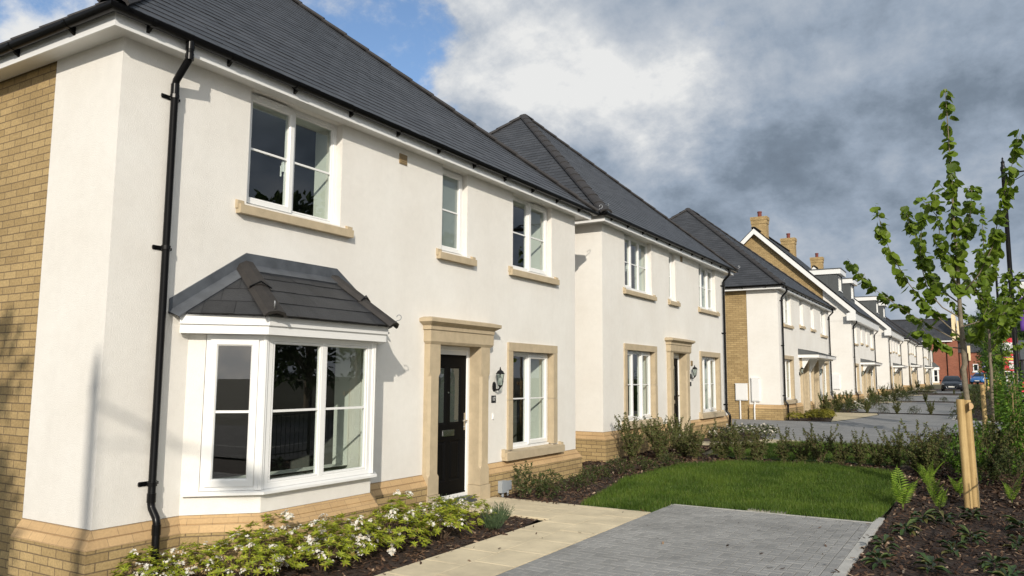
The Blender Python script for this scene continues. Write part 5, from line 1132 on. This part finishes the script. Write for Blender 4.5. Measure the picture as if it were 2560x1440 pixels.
# ------------------------------------------------------------------ lamp posts, railing, signs, cars, far buildings
def lamp_post(label,loc,h,arm=1.3,banner=False):
    t=thing('lamp_post',label,'lamp post',loc,0,'tall black lamp posts'); m=MB()
    m.lathe([(.13,-.1),(.13,.02),(.11,.05),(.10,.9),(.125,.93),(.13,1.0),(.12,1.04),(.085,1.08),(.08,1.35),(.10,1.38),(.10,1.43),(.072,1.47),(.066,1.9),(.056,h-.42),(.07,h-.40),(.07,h-.30),(.05,h-.27),(.045,h-.18),(.055,h-.15),(.03,h-.12),(.018,h-.08),(.028,h-.05),(.001,h)],14); m.build('column',K['metalblack'],t,smooth=35)
    m=MB(); m.tube([(.05,0,h-.5),(arm,0,h-.44)],.022,8); m.tube([(.05,0,h-.85),(.25,0,h-.72),(.5,0,h-.58),(.7,0,h-.49)],.012,6); m.build('arm',K['metalblack'],t)
    m=MB(); m.lathe([(.02,-.02),(.05,-.06),(.20,-.14),(.26,-.20),(.24,-.22),(.02,-.225)],14,(arm,0,h-.42)); hd=m.build('lamp_head',K['metalblack'],t,smooth=40)
    if banner:
        for z in (2.92,1.38+2.95):
            m=MB(); m.lathe([(.068,-.03),(.074,-.03),(.074,.03),(.068,.03)],14,(0,0,z)); m.tube([(.06,0,z),(.86,0,z)],.014,6); m.build('banner_bracket',K['metalblack'],t)
    return t
lp=lamp_post('tall black lamp post with a finial and side arm, nearest on the right',(7.30,22,g(22)),7.95,1.3,True)
lamp_post('second black lamp post, thinner and farther, seen through the branches',(7.45,46.5,g(46.5)),7.6,1.3)
lamp_post('third black lamp post, far off beside the red site sign',(7.5,74,g(74)),7.6,1.3)
t=thing('street_banner','white and purple banner hanging from the nearest lamp post, cut by the frame edge','banner',(7.30,22,g(22)))
def cloth(z0,z1,mat,name):
    m=MB(); m.ring([[(.155+.68*k/10,.022*math.sin(k*.7+j*.35),z0+(z1-z0)*j/6) for k in range(11)] for j in range(7)],closed=False,caps=False)
    o=m.build(name,mat,t,smooth='all'); o.modifiers.new('Solidify','SOLIDIFY').thickness=.004; return o
cloth(2.93,3.88,M('purple_cloth',(.12,.045,.30),.7,.15,6),'lower_cloth'); cloth(3.88,4.31,K['white'],'upper_cloth')
text_mesh('W',.30,M('sign_black',(.02,.02,.025),.6),t,(.36,-.03,4.04),(R(90),0,0))
lamp_post('black lamp post standing behind the camera, its shadow falling on the corner of number 17',(7.70,-11.3,-.55),7.95,1.3)
def railing(label,y0,y1,x=7.15):
    t=thing('railing',label,'railing',(x,y0,0),0,'black metal railings along the pavement'); L=y1-y0; n=int(L/2.0)
    m=MB()
    for za in (.18,.98):
        k=0; Y=[0]+[kk[0]-y0 for kk in KN if y0<kk[0]<y1]+[L]
        for a,b in zip(Y,Y[1:]): m.tube([(0,a,g(y0+a)+za),(0,b,g(y0+b)+za)],.014,4)
    m.build('rail',K['metalblack'],t)
    m=MB(); k=.0; y=.12
    while y<L: m.tube([(0,y,g(y0+y)+.1),(0,y,g(y0+y)+1.08)],.008,4); y+=.125
    m.build('bars',K['metalblack'],t)
    for i in range(n+1):
        y=L*i/n; m=MB(); m.lathe([(.032,-.1),(.032,1.2),(.042,1.205),(.042,1.23),(.02,1.25),(.03,1.28),(.001,1.31)],10,(0,y,g(y0+y))); m.build('post',K['metalblack'],t,smooth=40)
railing('near black railing along the bark bed, mostly hidden by hedge plants',-6,21); railing('black railing with round posts beyond the drive exit, among the bright hedge plants',29.6,61)
# cars
def car(label,loc,rz,paint,cut=0.0,name='parked_car',chrome=True):
    t=thing(name,label,'car',loc,rz,'parked cars'); 
    # local: front faces -y, centre line x=0
    def sec(y,w,z0,z1,r=.10,crown=.02): return [(-w+r*.5,y,z0),(w-r*.5,y,z0),(w,y,z0+r),(w+.01,y,(z0+z1)*.52),(w-.01,y,z1-r),(w-r,y,z1-.01),(w*.5,y,z1+crown),(-w*.5,y,z1+crown),(-w+r,y,z1-.01),(-w+.01,y,z1-r),(-w-.01,y,(z0+z1)*.52),(-w,y,z0+r)]
    m=MB(); m.ring([sec(0,.60,.30,.60,.08),sec(.05,.72,.22,.66),sec(.22,.82,.19,.74),sec(.5,.86,.18,.83),sec(1.05,.875,.18,.93),sec(1.25,.88,.18,.96),sec(2.4,.885,.18,.97),sec(3.5,.87,.20,.99),sec(3.85,.82,.26,.97),sec(4.0,.70,.34,.86)]); body=m.build('body',paint,t,smooth=50)
    m=MB()
    def gs(y,w,z): return (y,w,z)
    base=[(-.80,1.12,.95),(.80,1.12,.95),(.80,3.75,.98),(-.80,3.75,.98)]; top=[(-.58,1.95,1.42),(.58,1.95,1.42),(.57,3.25,1.42),(-.57,3.25,1.42)]
    m.ring([base,[(x*.88+.0,y+(.42 if y<2 else -.22),1.2) for x,y,z in base],top,[(x*.8,y+(.12 if y<2.5 else -.1),1.46) for x,y,z in top]]); m.build('roof',paint,t,smooth=30)
    def quad(a,b,c,d,e,nm,mt): 
        m=MB(); m.poly([a,b,c,d]); o=m.build(nm,mt,t,recalc=False); o.location=e; return o
    dg=K.setdefault('carglass',M('car_glass',(.010,.014,.018),.06,spec=.6))
    m=MB(); m.ring([[(-.74,1.115,.975),(.74,1.115,.975),(.66,1.52,1.20),(-.66,1.52,1.20)],[(-.73,1.125,.97),(.73,1.125,.97),(.65,1.53,1.195),(-.65,1.53,1.195)]]); m.ring([[(-.66,1.52,1.20),(.66,1.52,1.20),(.54,1.93,1.405),(-.54,1.93,1.405)],[(-.65,1.53,1.195),(.65,1.53,1.195),(.53,1.94,1.40),(-.53,1.94,1.40)]]); m.build('windscreen',dg,t)
    for s in (-1,1):
        m=MB(); m.poly([(s*.79,1.5,1.0),(s*.79,3.5,1.02),(s*.60,3.2,1.39),(s*.60,2.02,1.39)]); m.build('side_window',dg,t)
        m=MB(); m.ring([[(s*.42,.045,.585),(s*.50,.055,.66),(s*.70,.10,.70),(s*.80,.26,.72)],[(s*.46,.035,.575),(s*.56,.045,.60),(s*.72,.09,.63),(s*.82,.24,.66)]],closed=False,caps=False); m.build('headlight',K.setdefault('lampglass',M('headlamp',(.75,.78,.8),.12,metal=.6)),t)
        m=MB(); m.ring([[(s*.86,1.42,.95),(s*.86,1.50,.95),(s*.86,1.50,.99),(s*.86,1.42,.99)],[(s*.92,1.36,.94),(s*.92,1.50,.94),(s*.92,1.50,1.08),(s*.92,1.36,1.08)],[(s*1.04,1.38,.95),(s*1.04,1.48,.95),(s*1.04,1.48,1.07),(s*1.04,1.38,1.07)]]); m.build('mirror',paint,t)
        for y in (.72,3.25):
            m=MB(); n=20; prof=[(.23,-.09),(.30,-.10),(.315,-.07),(.315,.07),(.30,.10),(.23,.09)]
            m.ring([[(s*.78+b*s,y+a*math.cos(2*math.pi*k/n),.315+a*math.sin(2*math.pi*k/n)) for k in range(n)] for a,b in prof]); w=m.build('wheel',K['black'],t)
            m=MB(); m.ring([[(s*.875,y+a*math.cos(2*math.pi*k/n),.315+a*math.sin(2*math.pi*k/n)) for k in range(n)] for a in (.22,.05)]); m.build('rim',K['chrome'],w)
    m=MB(); m.ring([[(-.40,-.004,.30),(.40,-.004,.30),(.46,.0,.46),(.36,.012,.58),(-.36,.012,.58),(-.46,.0,.46)],[(-.40,.05,.30),(.40,.05,.30),(.46,.05,.46),(.36,.05,.58),(-.36,.05,.58),(-.46,.05,.46)]]); gr=m.build('grille',K['black'],t)
    if chrome:
        m=MB()
        for s in (-1,1): m.tube([(s*.46,-.008,.46),(s*.38,-.012,.29)],.02,5)
        m.tube([(-.38,-.012,.285),(.38,-.012,.285)],.012,5); m.build('grille_trim',K['chrome'],gr)
    m=MB(); m.box(-.26,-.022,.37,.26,-.008,.48); m.build('number_plate',M('plate_white',(.62,.62,.58),.5),t)
    m=MB(); m.box(-.74,.02,.19,.74,.10,.27); m.build('bumper_lip',K['black'],t); return t
car('dark parked hatchback facing the camera on the far drive, seen beside the tree trunk',(4.0,80,g(80)+.02),0,M('dark_paint',(.010,.013,.017),.25,spec=.7))
car('blue parked hatchback behind the dark one, partly hidden by the tree trunk',(5.95,109,g(109)+.03),-.25,M('blue_paint',(.035,.13,.36),.25,spec=.7),chrome=False)
def van(label,loc,rz,group='white vehicles across the road'):
    t=thing('white_van',label,'van',loc,rz,group); m=MB(); m.ring([[(-.85,y,a),(.85,y,a),(.9,y,(a+b)*.5),(.82,y,b),(-.82,y,b),(-.9,y,(a+b)*.5)] for y,a,b in ((0,.35,.85),(.1,.25,1.0),(.9,.25,1.15),(1.5,.25,1.85),(1.8,.25,1.95),(4.6,.25,1.95),(4.7,.4,1.85))]); m.build('body',K['white'],t,smooth=45)
    m=MB(); m.poly([(-.72,.95,1.2),(.72,.95,1.2),(.68,1.42,1.75),(-.68,1.42,1.75)]); o=m.build('windscreen',K['carglass'],t); o.location=(0,-.04,.03)
    for s in (-1,1):
        for y in (.85,3.8):
            m=MB(); m.ring([[(s*(.8+b),y+a*math.cos(2*math.pi*k/16),.34+a*math.sin(2*math.pi*k/16)) for k in range(16)] for a,b in ((.2,-.1),(.34,-.1),(.34,.1),(.2,.1))]); m.build('wheel',K['black'],t)
        m=MB(); m.box(s*.45-.15,-.01,.6,s*.45+.15,.02,.75); m.build('headlight',K['lampglass'],t)
    return t
van('white van parked across the road, right of the nearest lamp post',(12.3,92,g(92)-.03),.1)
van('white vehicle far away across the road, left of the nearest lamp post',(10.2,135,g(135)),.2)
# site signs
red=M('sign_red',(.62,.03,.05),.5); yel=M('sign_yellow',(.75,.62,.08),.5); ink=M('sign_ink',(.02,.02,.03),.6); navy=M('sign_navy',(.03,.03,.11),.5)
t=thing('site_sign','tall red and white site sign board beside the far pavement','sign',(8.62,74.5,g(74.5))); m=MB(); m.box(-.62,0,1.95,.62,.05,4.75); m.build('red_board',red,t)
m=MB(); m.box(-.70,-.012,3.42,.62,-.002,4.36); wp_=m.build('white_panel',K['white'],t)
text_mesh('Taylor',.40,ink,wp_,(.06,-.016,4.05),(R(90),0,0)); text_mesh('Wimpey',.40,ink,wp_,(.06,-.016,3.68),(R(90),0,0))
m=MB(); m.box(-.35,-.012,3.12,.58,-.002,3.20); m.box(-.1,-.012,2.62,.56,-.002,2.80); m.box(-.1,-.012,2.1,.56,-.002,2.56); m.build('pale_panel',M('sign_pale',(.75,.68,.68),.5),t)
m=MB(); m.box(-.45,-.012,2.90,.58,-.002,3.04); m.build('yellow_strip',yel,t)
for x in (-.5,.5): m=MB(); m.box(x-.05,.055,-.2,x+.05,.14,4.7); m.build('post',K['wood'],t)
t=thing('site_sign','small navy, purple and red sign board by the hedge, beyond the blue car','sign',(6.72,82,g(82))); m=MB(); m.box(-.16,0,1.75,.16,.03,2.75); m.build('navy_board',navy,t)
m=MB(); m.box(-.15,-.01,1.78,.15,-.002,2.02); m.build('red_panel',red,t); m=MB(); m.box(-.13,-.01,2.3,.13,-.002,2.4); m.box(-.13,-.01,2.12,.13,-.002,2.17); m.build('pale_panel',M('sign_lilac',(.45,.42,.65),.5),t); m=MB(); m.box(-.05,.031,-.2,.05,.1,2.7); m.build('post',K['wood'],t)
def bin_(label,loc):
    t=thing('grit_bin',label,'bin',loc,0,'yellow bins by the far drives'); m=MB(); m.ring([[(-.32*s,-.3*s,z),(.32*s,-.3*s,z),(.32*s,.3*s,z),(-.32*s,.3*s,z)] for s,z in ((.8,0),(1,.75))]); m.build('body',yel,t); m=MB(); m.ring([[(-.35,-.33,.755),(.35,-.33,.755),(.35,.33,.755),(-.35,.33,.755)],[(-.35,-.33,.80),(.35,-.33,.80),(.35,.33,.88),(-.35,.33,.88)]]); m.build('lid',yel,t)
bin_('left yellow bin beyond the blue car, against the second tree trunk',(7.35,104,g(104))); bin_('right yellow bin beyond the blue car, just past the second tree trunk',(8.25,104,g(104)))
t=thing('road_barrier','red and white plastic road barrier across the road behind the lamp post','barrier',(10.4,84,g(84)-.03)); m=MB(); m.ring([[(-.9,-.2,0),(.9,-.2,0),(.9,.2,0),(-.9,.2,0)],[(-.9,-.08,.3),(.9,-.08,.3),(.9,.08,.3),(-.9,.08,.3)],[(-.9,-.06,.95),(.9,-.06,.95),(.9,.06,.95),(-.9,.06,.95)]]); m.build('red_body',red,t); m=MB(); m.box(-.5,-.10,.5,.5,-.062,.8); m.build('white_panel',K['white'],t)
# red brick house across the end of the row
H=thing('brick_house','long red brick house across the end of the row, with dark roof and white window','house',(0,118,.75),0,'houses along the street')
m=MB(); m.box(-14,0,-.4,3.9,8,5.95); m.box(3.905,.25,-.4,6.6,8,4.3); m.build('wall',K['redbrick'],H)
m=MB(); slate_face(m,(-14,-.3,5.95),(3.3,-.3,5.95),(-14,4,9.2),(3.3,4,9.2),.3); slate_face(m,(-14,8.3,5.95),(3.3,8.3,5.95),(-14,4,9.2),(3.3,4,9.2),.3); slate_face(m,(3.9,0,4.3),(6.9,0,4.3),(3.9,4,7),(6.0,4,6.6),.3); m.box(-14,3.85,9.18,3.3,4.15,9.3); rf=m.build('roof',K['slate'],H,recalc=False)
m=MB(); m.box(-14,-.32,5.78,3.3,-.28,5.94); m.build('fascia',K['white'],H)
cream=M('pale_yellow_render',(.80,.66,.40),.85,.1,2)
m=MB(); m.box(3.32,-.05,5.96,3.72,7.5,9.5); m.ring([[(3.95,-.05,5.96),(4.55,-.05,5.96),(4.55,6,5.96),(3.95,6,5.96)],[(3.95,-.05,8.7),(4.5,-.05,8.3),(4.5,6,8.3),(3.95,6,8.7)]]); m.build('gable_coping',cream,H)
m=MB(); m.box(5.0,.0,3.2,5.35,.245,5.2); m.build('pale_pier',cream,H)
m=MB(); m.box(1.2,3.6,9.1,1.75,4.4,9.75); c=m.build('chimney',K['redbrick'],H)
for x in (2.55,4.0,5.05): m=MB(); m.tube([(x,-.06,0),(x,-.06,4.2 if x>3.9 else 5.8)],.06,6); m.build('downpipe',K['black'],H)
m=MB(); frame_rect(m,0,.62,0,1.0,.1,-.05,.05); xform(m,(0,0),-math.pi/2); m.v=[(5.55+x,.22+y,1.75+z) for x,y,z in m.v]; w=m.build('window',K['white'],H); m=MB(); m.box(5.6,.238,1.8,6.1,.244,2.7); m.build('pane',K['carglass'],w); m=MB(); m.box(5.45,.1,1.62,6.27,.245,1.74); m.build('sill',K['white'],w)
# cream house with a bay next to it, closing the row
H8=pair('last cream house of the white row, before the red brick house',.95,107.2,.95,far=True,L=11.4,W=10,lab='eighth') if False else None
t=thing('bay_house','small cream house with a white bay window at the very end of the white row','house',(.95,107.2,.35),0,'houses along the street')
m=MB(); m.box(-8,0,-.3,0,7.4,4.9); m.build('wall',K['render'],t); m=MB(); slate_face(m,(.3,-.3,4.95),(.3,7.7,4.95),(-4,3.5,7.6),(-4,3.9,7.6),.3); slate_face(m,(-8.3,-.3,4.95),(.3,-.3,4.95),(-4,3.5,7.6),(-4,3.6,7.6),.3); m.build('roof',K['slate'],t,recalc=False)
m=MB(); m.tube([(.07,.2,4.8),(.07,.2,0)],.04,6); m.tube([(.07,7.0,4.8),(.07,7.0,0)],.04,6); m.build('downpipe',K['black'],t)
for y in (1.2,3.6,5.6): m=MB(); m.box(0,y,3.2,.02,y+.7,3.35); m.build('stone_sill',K['stone'],t)
m=MB(); m.box(.0,5.5,0,.75,7.3,.62); b=m.build('bay_window',K['stone'],t); m=MB(); m.box(.005,5.55,.625,.7,7.25,2.3); m.box(.005,5.45,2.301,.8,7.35,2.65); m.build('bay_frame',K['white'],b)
for z in (.8,1.55): m=MB(); m.box(.2,5.53,z,.55,5.546,z+.68); m.build('pane',K['carglass'],b)
m=MB(); m.ring([[(0,5.4,2.655),(.85,5.4,2.655),(.85,7.4,2.655),(0,7.4,2.655)],[(0,5.9,3.3),(.2,5.9,3.3),(.2,6.9,3.3),(0,6.9,3.3)]]); m.build('bay_roof',K['dormer'],b)
# grey building across the road
t=thing('grey_building','low grey clad building with a pale window across the road, at the right frame edge','building',(13.5,118,.75)); m=MB(); m.box(-2.2,0,-.3,9,9,3.3); m.build('wall',M('grey_wall',(.16,.165,.17),.7,.2,.7),t); m=MB(); m.ring([[(-2.5,-.3,3.305),(9.3,-.3,3.305),(9.3,9.3,3.305),(-2.5,9.3,3.305)],[(-2.5,4.3,6),(9.3,4.3,6),(9.3,4.7,6),(-2.5,4.7,6)]]); m.build('roof',K['dormer'],t)
m=MB(); m.box(-1.6,-.05,.9,.3,-.002,2.6); w=m.build('window',K['white'],t); m=MB(); m.box(-1.4,-.056,1.1,.1,-.0505,2.4); m.build('pane',K['carglass'],w)
# ------------------------------------------------------------------ the other side of the road (seen in the window glass) and the tree whose shade falls on the gable
ot,op=leafy_tree('roadside_tree','broad leafy tree across the road opposite number 17',(21,15,-.5),8.5,3.6,2600,'woodleaf','trees across the road',.2,51,.5,.22)
for i,(x,y,s) in enumerate(((23,6,1.0),(22,23,1.1),(24,32,.95),(22,-4,1.05),(25,41,1.2))): copy_thing(ot,op,(x,y,-.45),i*1.3,'%s leafy tree across the road, counted along from number 17'%ORD[i],s)
leafy_tree('corner_tree','dense tree behind the camera that shades the side wall of number 17',(4.28,-9.9,-.55),7.1,1.2,4200,'woodleaf','trees behind the camera',.09,61,.22,.42)
# ------------------------------------------------------------------ sky, sun, camera
SUN=Vector((.73,-1.06,.55)).normalized()
w=bpy.data.worlds.new('World'); sc.world=w; w.use_nodes=True; t=w.node_tree; t.nodes.clear()
out=nd(t,'ShaderNodeOutputWorld'); bg=nd(t,'ShaderNodeBackground',i_Strength=.10); t.links.new(bg.outputs[0],out.inputs[0])
sky=nd(t,'ShaderNodeTexSky'); sky.sky_type='NISHITA'; sky.sun_disc=False; sky.sun_elevation=math.asin(SUN.z); sky.sun_rotation=math.atan2(SUN.x,SUN.y); sky.air_density=1.0; sky.dust_density=.6; sky.ozone_density=1.5
tc=nd(t,'ShaderNodeTexCoord'); D=tc.outputs['Generated']
sx=nd(t,'ShaderNodeSeparateXYZ'); t.links.new(D,sx.inputs[0])
den=mathn(t,'ADD',mathn(t,'MAXIMUM',sx.outputs[2],0.0),.62)
cx_=nd(t,'ShaderNodeCombineXYZ'); t.links.new(mathn(t,'DIVIDE',sx.outputs[0],den),cx_.inputs[0]); t.links.new(mathn(t,'DIVIDE',sx.outputs[1],den),cx_.inputs[1]); P=cx_.outputs[0]
def noise(scale,detail,rough,off=(0,0,0),dist=0,vec=None):
    mp=nd(t,'ShaderNodeMapping'); mp.inputs['Location'].default_value=off; t.links.new(vec or P,mp.inputs[0])
    n=nd(t,'ShaderNodeTexNoise',i_Scale=scale,i_Detail=detail,i_Roughness=rough,i_Distortion=dist); t.links.new(mp.outputs[0],n.inputs[0]); return n
def mr(x,a,b,c=0,d=1,smooth=True):
    n=nd(t,'ShaderNodeMapRange'); n.interpolation_type='SMOOTHSTEP' if smooth else 'LINEAR'
    for i,v in zip(range(1,5),(a,b,c,d)): n.inputs[i].default_value=v
    t.links.new(x,n.inputs[0]); return n.outputs[0]
# warped direction so that the placed cloud masses get billowing outlines
nw=noise(2.6,9,.62,(3.1,1.7,0)); vs=nd(t,'ShaderNodeVectorMath',operation='SUBTRACT'); t.links.new(nw.outputs['Color'],vs.inputs[0]); vs.inputs[1].default_value=(.5,.5,.5)
va=nd(t,'ShaderNodeVectorMath',operation='MULTIPLY_ADD'); t.links.new(vs.outputs[0],va.inputs[0]); va.inputs[1].default_value=(.20,.16,.26); t.links.new(D,va.inputs[2])
vn=nd(t,'ShaderNodeVectorMath',operation='NORMALIZE'); t.links.new(va.outputs[0],vn.inputs[0]); W=vn.outputs[0]
def blob(d,r,soft=.9,stretch=1.0):
    v=Vector(d).normalized(); s=nd(t,'ShaderNodeVectorMath',operation='SUBTRACT'); t.links.new(W,s.inputs[0]); s.inputs[1].default_value=v
    m=nd(t,'ShaderNodeVectorMath',operation='MULTIPLY'); t.links.new(s.outputs[0],m.inputs[0]); m.inputs[1].default_value=(1,1,stretch)
    l=nd(t,'ShaderNodeVectorMath',operation='LENGTH'); t.links.new(m.outputs[0],l.inputs[0])
    return mr(l.outputs['Value'],r*(1-soft),r,1,0)
def add(xs):
    a=xs[0]
    for b in xs[1:]: a=mathn(t,'ADD',a,b)
    return a
n1=noise(3.3,13,.60,(0,0,0),.15); n2=noise(8.0,12,.63,(7.3,2.2,0),.1); n3=noise(1.5,5,.5,(1.2,5.1,0))
HOLES=[((-.665,.63,.42),.18),((-.60,.705,.385),.14),((-.85,.37,.41),.18),((-.76,.52,.46),.14)]
THIN=[((-.262,.872,.411),.09),((-.345,.87,.395),.08)]
WHITE=[((-.50,.765,.40),.19),((-.40,.83,.36),.14),((-.62,.68,.385),.07),((-.59,.72,.335),.08),((-.72,.56,.415),.08),((-.33,.88,.33),.11),((-.84,.40,.39),.1),((-.26,.90,.35),.10)]
DARK=[((-.46,.85,.285),.14),((-.18,.95,.25),.17),((.0,.96,.28),.17),((-.32,.93,.225),.14),((.08,.97,.17),.12)]
def c5(n,k): return mathn(t,'MULTIPLY',mathn(t,'SUBTRACT',n.outputs['Fac'],.5),k)
hole=mathn(t,'MINIMUM',add([blob(d,r,.9) for d,r in HOLES]),1.0)
thin=mathn(t,'MINIMUM',add([blob(d,r,.98) for d,r in THIN]),1.0)
wht=mathn(t,'MINIMUM',add([blob(d,r,.98) for d,r in WHITE]),1.0)
drk=mathn(t,'MINIMUM',add([blob(d,r,.98,1.6) for d,r in DARK]),1.0)
cov=mr(add([c5(n1,1.7),c5(n2,1.9),mathn(t,'MULTIPLY',hole,-.78),mathn(t,'MULTIPLY',thin,-.42),.80]),-.05,.5)
shade=add([c5(n1,1.0),c5(n2,.55),c5(n3,.6),mathn(t,'MULTIPLY',wht,mathn(t,'ADD',-.08,mathn(t,'MULTIPLY',n2.outputs['Fac'],.62))),mathn(t,'MULTIPLY',drk,-.13),mathn(t,'MULTIPLY',hole,.22),mathn(t,'MULTIPLY',thin,.08),mr(sx.outputs[2],.02,.26,.16,0),.53])
cr=nd(t,'ShaderNodeValToRGB'); t.links.new(shade,cr.inputs[0]); e=cr.color_ramp.elements
S=10*SKY
for pos,c in ((.18,(.070,.088,.112)),(.38,(.112,.140,.177)),(.52,(.180,.216,.266)),(.68,(.275,.30,.335)),(.92,(.455,.458,.455))):
    if pos==.18: e[0].position=pos; q=e[0]
    elif pos==.92: e[-1].position=pos; q=e[-1]
    else: q=e.new(pos)
    q.color=(c[0],c[1],c[2],1)
fill_glow=blob((.72,-.60,.42),1.05); lit=nd(t,'ShaderNodeCombineXYZ'); [t.links.new(mathn(t,'MULTIPLY_ADD',fill_glow,BEHIND_FILL*S*k,S),lit.inputs[i]) for i,k in enumerate((1.18,1.0,.78))]; ms=nd(t,'ShaderNodeVectorMath',operation='MULTIPLY'); t.links.new(cr.outputs[0],ms.inputs[0]); t.links.new(lit.outputs[0],ms.inputs[1])  # added warm glow in the unseen sky behind the camera, fills the walls
bl=nd(t,'ShaderNodeVectorMath',operation='MULTIPLY'); t.links.new(sky.outputs[0],bl.inputs[0]); bl.inputs[1].default_value=BLUE
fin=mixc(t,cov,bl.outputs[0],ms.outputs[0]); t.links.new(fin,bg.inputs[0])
sun=bpy.data.lights.new('sun','SUN'); sun.energy=SUN_E; sun.angle=R(.53); sun.color=(1,.915,.79); so=bpy.data.objects.new('sun',sun); COL.objects.link(so); so.rotation_euler=SUN.to_track_quat('Z','Y').to_euler()
cam=bpy.data.cameras.new('camera'); co=bpy.data.objects.new('camera',cam); COL.objects.link(co); sc.camera=co
co.location=(6.44265,-3.90728,1.28880); co.rotation_euler=(R(96.59781),R(-.34168),R(31.02232)); cam.sensor_width=36; cam.lens=36*1938.5/2560; cam.clip_start=.05; cam.clip_end=6000
sc.view_settings.view_transform='Standard'; sc.view_settings.look='None'; sc.view_settings.exposure=EXPO; sc.view_settings.gamma=1
sc.cycles.max_bounces=8; sc.cycles.transparent_max_bounces=24; sc.cycles.diffuse_bounces=4; sc.cycles.glossy_bounces=3
sc.cycles.use_denoising=True
for m in bpy.data.materials:
    try: m.use_backface_culling=False
    except Exception: pass
